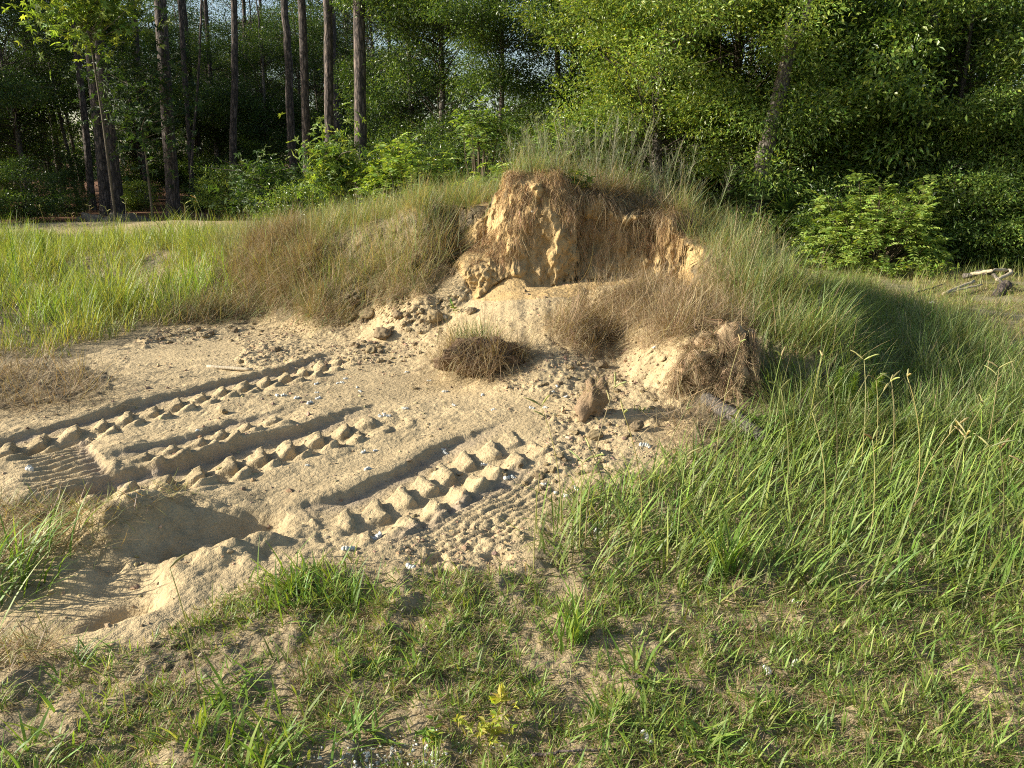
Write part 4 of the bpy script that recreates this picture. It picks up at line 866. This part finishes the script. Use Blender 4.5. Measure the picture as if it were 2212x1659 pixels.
# far wood as a mass
n = 90000; r = np.random.default_rng(77); x = r.uniform(-60, 60, n); y = r.uniform(56, 74, n); z = r.uniform(0, 1, n) ** 1.2 * (7.5 + 3.5 * fbm(x * .12, y * .05, 3, 3) + 1.5 * fbm(x * .6, y * .3, 2, 4))
keep = fbm(x * .35, z * .45 + y * .2, 3, 8) > -.45 + .5 * ss(z, 3, 8); P = np.stack([x, y, z], 1)[keep]; n = len(P)
V, Q, C_ = leaves(P, unit(r.normal(size=(n, 3))), unit(r.normal(size=(n, 3)) + [0, -.5, .5]), r.uniform(.25, .5, n), r.uniform(.12, .22, n), pal(n, LG + LGD, r))
tag(link('far_wood', mesh_np('far_wood', V, Q, C_, M_LEAF)), 'far mass of foliage closing the view through the trunks', 'wood', None, 'stuff')
# --- pines
def needles(seed, nb=60, rc=2.2):
    r = np.random.default_rng(seed); g = Geo(); gb = Geo()
    for k in range(nb):
        z0 = r.uniform(-3.5, 2); a = r.uniform(0, 6.28); L = rc * (1 - abs(z0) / 6) * r.uniform(.5, 1); P0 = np.array([0, 0, z0]); P1 = np.array([math.cos(a) * L, math.sin(a) * L, z0 + r.uniform(-.2, .8)])
        V, Q = tube([P0, (P0 + P1) / 2 + [0, 0, -.1], P1], [.04, .025, .01], 4); gb.add(V, Q, np.array([.1, .07, .05]))
        m = 60; c = P0 + (P1 - P0) * r.uniform(.5, 1, m)[:, None]; c = c + r.normal(0, .22, (m, 3)); D = unit(r.normal(size=(m, 3)) + (P1 - P0))
        V, Q, C_ = leaves(c, D, unit(r.normal(size=(m, 3))), r.uniform(.2, .35, m), r.uniform(.02, .05, m), pal(m, LGD + LG, r)); g.add(V, Q, C_)
    return g.mesh('crown', M_LEAF), gb.mesh('limbs', M_TWIG)
NC, NB = needles(9); NC2, NB2 = needles(19)
def pine(p0, p1, r0, label, H_=17, seed=0, group='pine trunks standing at the edge of the wood', bark=None, wob=.03, flare=.35):
    r = np.random.default_rng(seed + 500); p0 = np.array(p0, float); d = (np.array(p1) - p0); d = d / d[2]
    z = np.concatenate([np.linspace(-.3, 1.5, 10), np.linspace(1.8, H_, 40)]); P = z[:, None] * d[None, :]; P[:, :2] += (np.cumsum(r.normal(0, wob, (len(z), 2)), 0) - 0) * ss(z / H_ * 3)[:, None] * .35
    rr = r0 * (1 - .55 * np.clip(z, 0, H_) / H_) * (1 + flare * np.exp(-np.maximum(z, 0) * 3.5)); V, Q = tube(P, rr, 18, .035, r)
    t = thing('pine_tree', label, 'tree', tuple(p0), 0, group); link('trunk', mesh_np('trunk', V, Q, None, bark or M_PINE, True), t)
    a, b = (NC, NB) if seed % 2 else (NC2, NB2); top = P[-1]
    link('crown', a, t, (top[0], top[1], top[2] - 1), (0, 0, seed)); link('limbs', b, t, (top[0], top[1], top[2] - 1), (0, 0, seed)); return t
def pine_px(bx, by, tx, Y, wpx, label, seed, ty=0, **kw):
    a = W(bx, by, Y); z = float(Hq(a[0], a[1])); p1 = W(tx, ty, Y); b = W(bx, by, Y); p0 = np.array([b[0], Y, z])
    pine(p0, p1, wpx / F * Y * .5, label, seed=seed, **kw)
pine_px(235, 465, 188, 22.6, 28, 'left trunk of the pair of leaning pines', 1)
pine_px(257, 465, 206, 22.3, 25, 'right trunk of the pair of leaning pines', 2)
pine_px(376, 470, 347, 21.8, 27, 'thick pine leaning slightly right of the pair', 3)
pine_px(774, 380, 776, 16.8, 27, 'tall straight grey pine, rightmost and clearest of the trunks', 4)
pine_px(708, 400, 704, 17.8, 20, 'straight pine just left of the rightmost grey one', 5)
pine_px(662, 400, 650, 19.5, 18, 'dark pine left of the two rightmost pines', 6)
pine_px(634, 400, 612, 23, 17, 'crooked rough trunk left of the dark pine', 7, wob=.07)
pine_px(500, 420, 497, 25, 15, 'slim straight pine in the middle of the left wood', 8)
pine_px(197, 430, 158, 25, 14, 'slim leaning pine left of the pair', 9)
pine_px(415, 420, 392, 27, 11, 'thin dark trunk right of the thick pine', 10)
pine_px(318, 430, 285, 27, 12, 'thin trunk between the pair and the thick pine', 11)
pine_px(470, 400, 452, 30, 9, 'very thin trunk left of the slim middle pine', 12)
pine_px(405, 440, 440, 24, 5, 'thin pale sapling leaning right of the thick pine', 13, wob=.05)
pine_px(730, 380, 722, 26, 14, 'shaded pine behind the rightmost two', 14)
pine_px(1213, 330, 1203, 19, 12, 'grey trunk in the sky gap above the mound', 15, bark=M_OAK)
pine_px(2128, 330, 2132, 22, 17, 'left of two pines against the sky at top right', 16)
pine_px(2172, 330, 2180, 22, 20, 'right of two pines against the sky at top right', 17)
r = np.random.default_rng(321)
for k, px in enumerate([40, 110, 135, 300, 440, 545, 590, 745, 850, 1290, 1590, 1820]):
    Y_ = r.uniform(29, 48); wd = r.uniform(8, 15); x = xw(px, Y_)
    pine((x, Y_, float(Hq(x, Y_))), (x + r.normal(0, .25), Y_ + r.normal(0, .2), 8), wd / F * Y_ * .5 * .9, 'slim dim trunk far back in the wood, ' + where(px), seed=k + 30, group='slim trunks far back in the wood', wob=.04)
# crooked oak trunk on the right
def crooked():
    Y_ = 12.5; p = [W(1632, 430, Y_), W(1650, 330, Y_), W(1672, 255, Y_), W(1688, 185, Y_), W(1703, 120, Y_), W(1716, 70, Y_)]
    p[0][2] = Hq(p[0][0], p[0][1]) - .1; o = p[0].copy(); t = thing('oak_tree', 'crooked grey oak trunk with a broken stub among the leaves at right', 'tree', tuple(o))
    P = interp_path(np.array(p) - o, 24, .006); V, Q = tube(P, np.linspace(.135, .085, 24), 18, .06, rng); link('trunk', mesh_np('trunk', V, Q, None, M_OAK, True), t)
    V, Q = tube(interp_path(np.array([W(1706, 110, Y_), W(1704, 60, Y_), W(1709, 22, Y_)]) - o, 10, .004), np.linspace(.075, .05, 10), 12, .05, rng); link('stub', mesh_np('stub', V, Q, None, M_OAK, True), t)
    V, Q = tube(interp_path(np.array([W(1712, 100, Y_), W(1740, 50, Y_), W(1760, -60, Y_ + .3), W(1800, -200, Y_ + .8)]) - o, 14, .006), np.linspace(.085, .03, 14), 12, .05, rng); link('limb', mesh_np('limb', V, Q, None, M_OAK, True), t)
    g, gb = crown_geo(501, [(0, 0, 0, 1.5, 1.5, 1.1)], 120, 110, .08, .38, LGB, twig=False); c = W(1800, -200, Y_ + .8) - o
    link('crown', g.mesh('crown', M_LEAF), t, tuple(c))
    g, gb = crown_geo(502, [(.25, -.2, 1.5, .5, .3, .35), (-.25, -.25, 2.35, .4, .3, .3), (.45, -.1, 3.0, .4, .3, .4), (0, -.35, .9, .5, .25, .3), (.6, -.3, 2.3, .4, .3, .4)], 60, 110, .08, .38, LGB, twig=False)
    link('side_leaves', g.mesh('side_leaves', M_LEAF), t)
crooked()

# ---------------------------------------------------------------- particular plants
def pinnate(g, base, d, L, nl, ll, cols, r):
    """one feather leaf: rachis arching from base along d"""
    d = unit(d); t = np.linspace(.15, 1, nl); droop = np.array([0, 0, -.35]); P = base + d * (L * t)[:, None] + droop * (L * t ** 2)[:, None]
    tang = unit(d + 2 * droop * t[:, None]); side = unit(np.cross(tang, [0, 0, 1.0])); up = np.cross(side, tang)
    Pm = np.vstack([P, P, P[-1:]]); D = np.vstack([side + tang * .35 - up * .1, -side + tang * .35 - up * .1, tang[-1:]]); n = len(Pm)
    V, Q, C_ = leaves(Pm, D, np.vstack([up, up, up[-1:]]) + r.normal(0, .5, (n, 3)), np.full(n, ll) * np.append(np.tile(1 - .45 * np.abs(t - .5), 2), .8), np.full(n, ll * .33), pal(n, cols, r)); g.add(V, Q, C_)
def sumac(name, label, px, py, Y, w_, h_, n, cols, seed, L=.3, ll=.075):
    r = np.random.default_rng(seed); g = Geo(); gb = Geo(); x = xw(px, Y); z0 = float(Hq(x, Y)); top = W(px, py, Y)[2] - z0; z1 = top
    t = thing(name, label, 'sumac', (x, Y, z0), 0, 'sumac bushes with feather shaped leaves')
    for s in range(n):
        a = r.uniform(0, 6.28); rad = w_ * math.sqrt(r.uniform(0, 1)); tip = np.array([math.cos(a) * rad, math.sin(a) * rad * .7, z1 - h_ * (rad / w_) ** 2 * .7 - r.uniform(0, h_ * .8)])
        b0 = tip * np.array([.25, .25, 0]) + [0, 0, max(0.0, tip[2] - 1.1)]
        Pp = interp_path([b0, (b0 + tip) / 2 + r.normal(0, .05, 3), tip], 5); V, Q = tube(Pp, np.linspace(.012, .004, 5), 5); gb.add(V, Q, np.array([.09, .07, .04]))
        for k in range(9):
            aa = k * 2.4 + r.uniform(-.3, .3); el = r.uniform(-.2, 1.2); pinnate(g, tip - [0, 0, .035 * k] + r.normal(0, .05, 3), np.array([math.cos(aa) * math.cos(el), math.sin(aa) * math.cos(el), math.sin(el)]), L * r.uniform(.6, 1.0), 6, ll * r.uniform(.9, 1.4), cols, r)
    V, Q = tube([[0, 0, -.1], [0.02, 0, z1 * .4], [0, 0, z1 * .8]], [.03, .022, .012], 8); gb.add(V, Q, np.array([.09, .07, .04]))
    link('leaves', g.mesh('leaves', M_SOFT), t); link('stems', gb.mesh('stems', M_TWIG), t)
SG = [(.24, .34, .06), (.18, .28, .05), (.30, .38, .08)]
sumac('sumac_bush', 'bright sumac bush left of the mound top', 895, 290, 11.5, .62, .65, 60, SG, 1)
sumac('sumac_bush', 'tall spindly sumac rising above the mound crest', 1035, 190, 12.5, .42, .6, 16, SG[:2] + LG[:1], 2, L=.34)
sumac('sumac_bush', 'sumac with feather leaves behind the dry weeds on the crest', 1215, 195, 12.2, .55, .8, 20, SG[:2] + LG[:1], 3)
sumac('sumac_bush', 'wide yellow green sumac bush at the wood edge on the right', 1880, 350, 11.3, 1.1, 1.2, 120, SG + LGY[:1], 4)
sumac('sumac_bush', 'small low sumac at the crest just left of the dry weeds', 1080, 330, 9.6, .4, .25, 9, SG, 5, L=.22)
def stars(name, label, px, py, Y, w_, h_, n, cols, seed, size=.09, cat='shrub', group='shrubs with star shaped leaves'):
    r = np.random.default_rng(seed); g = Geo(); gb = Geo(); x = xw(px, Y); z0 = float(Hq(x, Y)); zc = W(px, py, Y)[2] - z0; t = thing(name, label, cat, (x, Y, z0), 0, group)
    P = r.normal(0, .42, (n, 3)) * [w_, w_ * .7, h_] + [0, 0, zc]; P[:, 2] = np.maximum(P[:, 2], .1); D0 = unit(r.normal(size=(n, 3)) * [1, 1, .4] + [0, 0, -.4]); N0 = unit(r.normal(0, .6, (n, 3)) + [0, -.4, .8])
    S0 = unit(np.cross(D0, N0)); D0 = unit(np.cross(N0, S0))
    c = pal(n, cols, r)
    for a in (-1.9, -.95, 0, .95, 1.9):
        V, Q, C_ = leaves(P, D0 * math.cos(a) + S0 * math.sin(a), N0, np.full(n, size) * r.uniform(.7, 1.1, n), np.full(n, size * .35), c); g.add(V, Q, C_)
    for k in range(min(40, n // 6)):
        e = P[k]; b0 = np.array([e[0] * .1, e[1] * .1, e[2] * .9]); V, Q = tube(interp_path([b0, (b0 + e) / 2 + r.normal(0, .04, 3), e], 5), np.linspace(.012, .004, 5), 4); gb.add(V, Q, np.array([.12, .1, .07]))
    V, Q = tube([[0, 0, -.1], [.03, 0, zc * .5], [0, 0, zc]], [.035, .025, .015], 8); gb.add(V, Q, np.array([.12, .1, .07]))
    link('leaves', g.mesh('leaves', M_SOFT), t); link('stems', gb.mesh('stems', M_TWIG), t)
stars('sweetgum_sapling', 'sweetgum sapling with bright star leaves before the leaning pines', 250, 10, 19.5, 1.5, 1.1, 1000, LGB[:3] + SG, 11, .15, 'tree')
stars('sweetgum_sapling', 'shaded sweetgum sapling hanging between the leaning and thick pines', 330, 200, 20.2, 1.4, 1.9, 900, LGD, 12, .13, 'tree')
stars('sweetgum_shrub', 'glossy star leaved shrub left of the bright sumac', 735, 365, 11.8, .5, .6, 700, LGB + SG, 13, .085)
stars('sweetgum_shrub', 'dark star leaved shrub at the left end of the berm', 585, 410, 15.5, .9, .8, 500, LG, 14, .10)
def palmetto(px, Y):
    r = np.random.default_rng(44); x = xw(px, Y); z0 = float(Hq(x, Y)); t = thing('saw_palmetto', 'dark saw palmetto with spiky fans in the hollow under the crooked oak', 'palmetto', (x, Y, z0))
    for f in range(22):
        g = Geo(); a = r.uniform(0, 6.28); el = r.uniform(.5, 1.3); d = np.array([math.cos(a) * math.cos(el), math.sin(a) * math.cos(el) * .8, math.sin(el)]); Ls = r.uniform(.5, 1.1); hub = d * Ls
        V, Q = tube(interp_path([[0, 0, 0], hub * .5, hub], 5), [.012, .01, .008, .007, .006], 5); g.add(V, Q, np.array([.05, .07, .025]))
        s_ = unit(np.cross(d, [0, 0, 1.0])); n_ = np.cross(s_, d); ang = np.linspace(-1.5, 1.5, 22); D = np.cos(ang)[:, None] * d + np.sin(ang)[:, None] * s_ + n_ * .12
        V, Q, C_ = leaves(np.repeat(hub[None], 22, 0), D, np.repeat(n_[None], 22, 0), np.full(22, .48) * r.uniform(.85, 1.05, 22), np.full(22, .03), pal(22, [(.06, .10, .028), (.04, .075, .02)], r)); g.add(V, Q, C_)
        link('frond', g.mesh('frond', M_SOFT), t)
palmetto(1655, 12.6); 
# dry weeds on the crest
def weeds(px, Y, n, h, w_, label, seed, cols, group='dead weeds on the crest'):
    r = np.random.default_rng(seed); x = xw(px, Y); z0 = float(Hq(x, Y)); g = Geo(); gs = Geo()
    for k in range(n):
        b = np.array([r.normal(0, w_), r.normal(0, w_ * .6), 0]); b[2] = Hq(x + b[0], Y + b[1]) - z0 - .02; L = h * r.uniform(.6, 1.05); tip = b + np.array([b[0] * .5 + r.normal(0, .12), b[1] * .4 + r.normal(0, .08), L])
        P = interp_path([b, (b + tip) / 2 + r.normal(0, .02, 3), tip], 7); V, Q = tube(P, np.linspace(.003, .0012, 7), 3 if False else 4); g.add(V, Q, pal(1, cols, r)[0])
        m = 44; kk = r.uniform(.3, 1, m); Pb = b + (tip - b) * kk[:, None]
        V, Q, C_ = blades(Pb, r.uniform(.05, .2, m) * (1.2 - kk * .5), np.full(m, .0022), r.uniform(0, 6.28, m), r.uniform(.3, 1.0, m), r.uniform(-.3, .3, m), 3, pal(m, cols, r), pal(m, cols, r)); gs.add(V, Q, C_)
    t = thing('dead_weed', label, 'weed', (x, Y, z0), 0, group); link('stems', g.mesh('stems', M_DRY), t); link('sprays', gs.mesh('sprays', M_DRY), t)
WC = [(.26, .25, .17), (.20, .19, .13), (.32, .30, .2), (.17, .22, .1), (.2, .26, .1)]
weeds(1300, 7.9, 40, .78, .28, 'wispy grey brown dead weeds on the highest part of the crest', 1, WC)
weeds(1180, 8.1, 16, .62, .16, 'wispy dead weeds left of the tallest ones on the crest', 2, WC)
weeds(1420, 7.8, 18, .62, .2, 'leaning dead weeds on the right shoulder of the crest', 3, WC)
# dog fennel at left edge
def fennel(px, Y, h, label, seed):
    r = np.random.default_rng(seed); x = xw(px, Y); z0 = float(Hq(x, Y)); g = Geo(); gs = Geo()
    for k in range(5):
        b = np.array([r.normal(0, .06), r.normal(0, .06), 0]); tip = b * 1.6 + [0, 0, h * r.uniform(.6, 1)]; V, Q = tube([b, (b + tip) / 2, tip], [.006, .005, .002], 5); g.add(V, Q, np.array([.16, .2, .07]))
        m = 420; kk = r.uniform(.1, 1, m); P = b + (tip - b) * kk[:, None]
        V, Q, C_ = blades(P, r.uniform(.05, .13, m) * (1.25 - kk), np.full(m, .0035), r.uniform(0, 6.28, m), r.uniform(.4, 1.2, m), r.uniform(-.4, .2, m), 3, pal(m, BRIGHT, r), pal(m, BRIGHT, r)); gs.add(V, Q, C_)
    t = thing('dog_fennel', label, 'weed', (x, Y, z0), 0, 'feathery green weeds'); link('stems', g.mesh('stems', M_TWIG), t); link('foliage', gs.mesh('foliage', M_SOFT), t)
fennel(28, 9.5, .85, 'tall feathery green weed at the left edge of the bank', 1)
fennel(95, 11.5, .6, 'smaller feathery weed right of the tall one', 2)
fennel(1795, 4.75, .3, 'dark leafy weed spire in the shade right of the root ball', 3)
# leafy sapling on the crest and small plants
def broad(px, py, h, n, L, label, cols, seed, name='sapling', cat='sapling', spread=.5):
    r = np.random.default_rng(seed); p = PT(px, py); g = Geo(); gb = Geo(); ns = max(1, n // 12)
    for s in range(ns):
        tip = np.array([r.normal(0, h * spread * .5), r.normal(0, h * spread * .3), h * r.uniform(.6, 1)]); V, Q = tube(interp_path([[0, 0, -.02], tip * .5 + r.normal(0, .01, 3), tip], 6), np.linspace(.006, .002, 6) * h * 1.6, 5); gb.add(V, Q, np.array([.14, .13, .06]))
        m = 12; kk = r.uniform(.25, 1, m); P = tip * kk[:, None]; D = unit(r.normal(size=(m, 3)) * [1, 1, .3] + [0, 0, .35]); V, Q, C_ = leaves(P, D, unit(r.normal(0, .4, (m, 3)) + [0, 0, 1]), r.uniform(.6, 1.1, m) * L, r.uniform(.3, .42, m) * L, pal(m, cols, r)); g.add(V, Q, C_)
    t = thing(name, label, cat, tuple(p)); link('leaves', g.mesh('leaves', M_SOFT), t); link('stems', gb.mesh('stems', M_TWIG), t)
YG = [(.38, .40, .06), (.30, .36, .05), (.45, .42, .08)]
broad(1262, 432, .30, 60, .085, 'small leafy sapling sprouting on the mound crest', LGB + YG[:1], 1)
broad(1040, 1600, .09, 110, .03, 'small yellow green plant at the bottom middle', YG, 2, 'small_plant', 'plant', 1.6)
broad(1062, 1530, .07, 12, .05, 'single pale yellow leaved seedling above the yellow plant', YG, 3, 'seedling', 'plant')
broad(950, 1615, .06, 60, .03, 'reddish green creeping plant left of the yellow plant', YG[:1] + GREEN[:2], 4, 'small_plant', 'plant', 2.0)
broad(985, 678, .12, 24, .05, 'small green seedling above the dry grass clump', GREEN, 5, 'seedling', 'plant')
broad(1690, 940, .16, 60, .07, 'leafy weed at the end of the half buried log', GREEN, 6, 'weed', 'weed', .9)
for k, (a, b, lab) in enumerate([(1930, 600, 'low leafy weed under the sumac bush, left one'), (1990, 605, 'low leafy weed under the sumac bush, right one'), (1860, 590, 'low weed at the lawn edge below the palmetto')]):
    broad(a, b, .28, 160, .09, lab, BRIGHT + SG, 20 + k, 'weed', 'weed', 1.8)
# bahia grass seed stalks
def stalk(px, py, h, lean, az, label, seed, forks=2):
    r = np.random.default_rng(seed); p = PT(px, py); n = 14; t_ = np.linspace(0, 1, n); ph = lean * t_ ** 1.3
    P = np.cumsum(np.stack([np.sin(ph) * math.cos(az), np.sin(ph) * math.sin(az), np.cos(ph)], 1) * h / n, 0); th = thing('seed_stalk', label, 'grass stalk', tuple(p), 0, 'seed stalks standing in the right foreground')
    V, Q = tube(np.vstack([[0, 0, -.01], P]), np.append(.003, np.linspace(.0028, .0016, n)), 5); link('stem', mesh_np('stem', V, Q, np.tile(pal(1, [(.3, .34, .1), (.36, .34, .14)], r), (len(V), 1)), M_GRASS, True), th)
    for f in range(forks):
        a = az + (1.3 if f else -1.6) + r.normal(0, .4); L = r.uniform(.06, .11); up = np.array([math.cos(a) * .75, math.sin(a) * .75, .65]); b = P[-1] - (P[-1] - P[-2]) * (0 if f < 2 else 1.2)
        Pf = b + up * (np.linspace(0, 1, 8) * L)[:, None] + np.array([0, 0, -.25]) * (np.linspace(0, 1, 8) ** 2 * L)[:, None]
        V, Q = tube(Pf, [.0014, .003, .0038, .004, .0038, .0034, .0026, .001], 5, .25, r); link('seed_head', mesh_np('seed_head', V, Q, np.tile(pal(1, [(.42, .38, .17), (.34, .36, .14)], r), (len(V), 1)), M_GRASS, True), th)
zones = [(1180, 1340, 1130, 1200, 'thin'), (1340, 1560, 1000, 1200, 'slender'), (1560, 1760, 950, 1230, 'upright'), (1760, 1960, 940, 1230, 'tall'), (1960, 2200, 960, 1260, 'swaying')]
lab = {'thin': 'thin forked seed stalk at the left edge of the long grass', 'slender': 'slender forked seed stalk in front of the sand slope', 'upright': 'upright forked seed stalk before the half buried log', 'tall': 'tall forked seed stalk against the shaded grass', 'swaying': 'swaying forked seed stalk at the right edge'}
r = np.random.default_rng(9); sd_i = 0
ORD = ['first', 'second', 'third', 'fourth', 'fifth', 'sixth', 'seventh', 'eighth', 'ninth', 'tenth', 'eleventh', 'twelfth']
for x0, x1, y0, y1, nm in zones:
    nst = 8 if nm in ('tall', 'swaying') else 4
    for k in range(nst):
        stalk(x0 + (x1 - x0) * (k + r.uniform(.1, .9)) / nst, r.uniform(y0, y1), r.uniform(.38, .72), r.uniform(.1, .6), r.uniform(-.6, 3.6), lab[nm] + ', ' + ORD[k] + ' from the left', sd_i, 2 if r.uniform() < .7 else 3); sd_i += 1
stalk(1153, 1240, .42, .1, 0, 'lone tall seed stalk rising in front of the nearest track', 90, 1)
stalk(430, 1500, .42, .5, 2.4, 'long thin stalk leaning left across the lower left soil', 91, 1)
r = np.random.default_rng(10)
for k in range(12):
    stalk(80 + 32 * (k + r.uniform(.1, .9)), r.uniform(520, 600), r.uniform(.45, .8), r.uniform(.1, .6), r.uniform(0, 6.28), 'forked seed stalk on the left bank before the pines, ' + ORD[k] + ' from the left', 100 + k, 3)
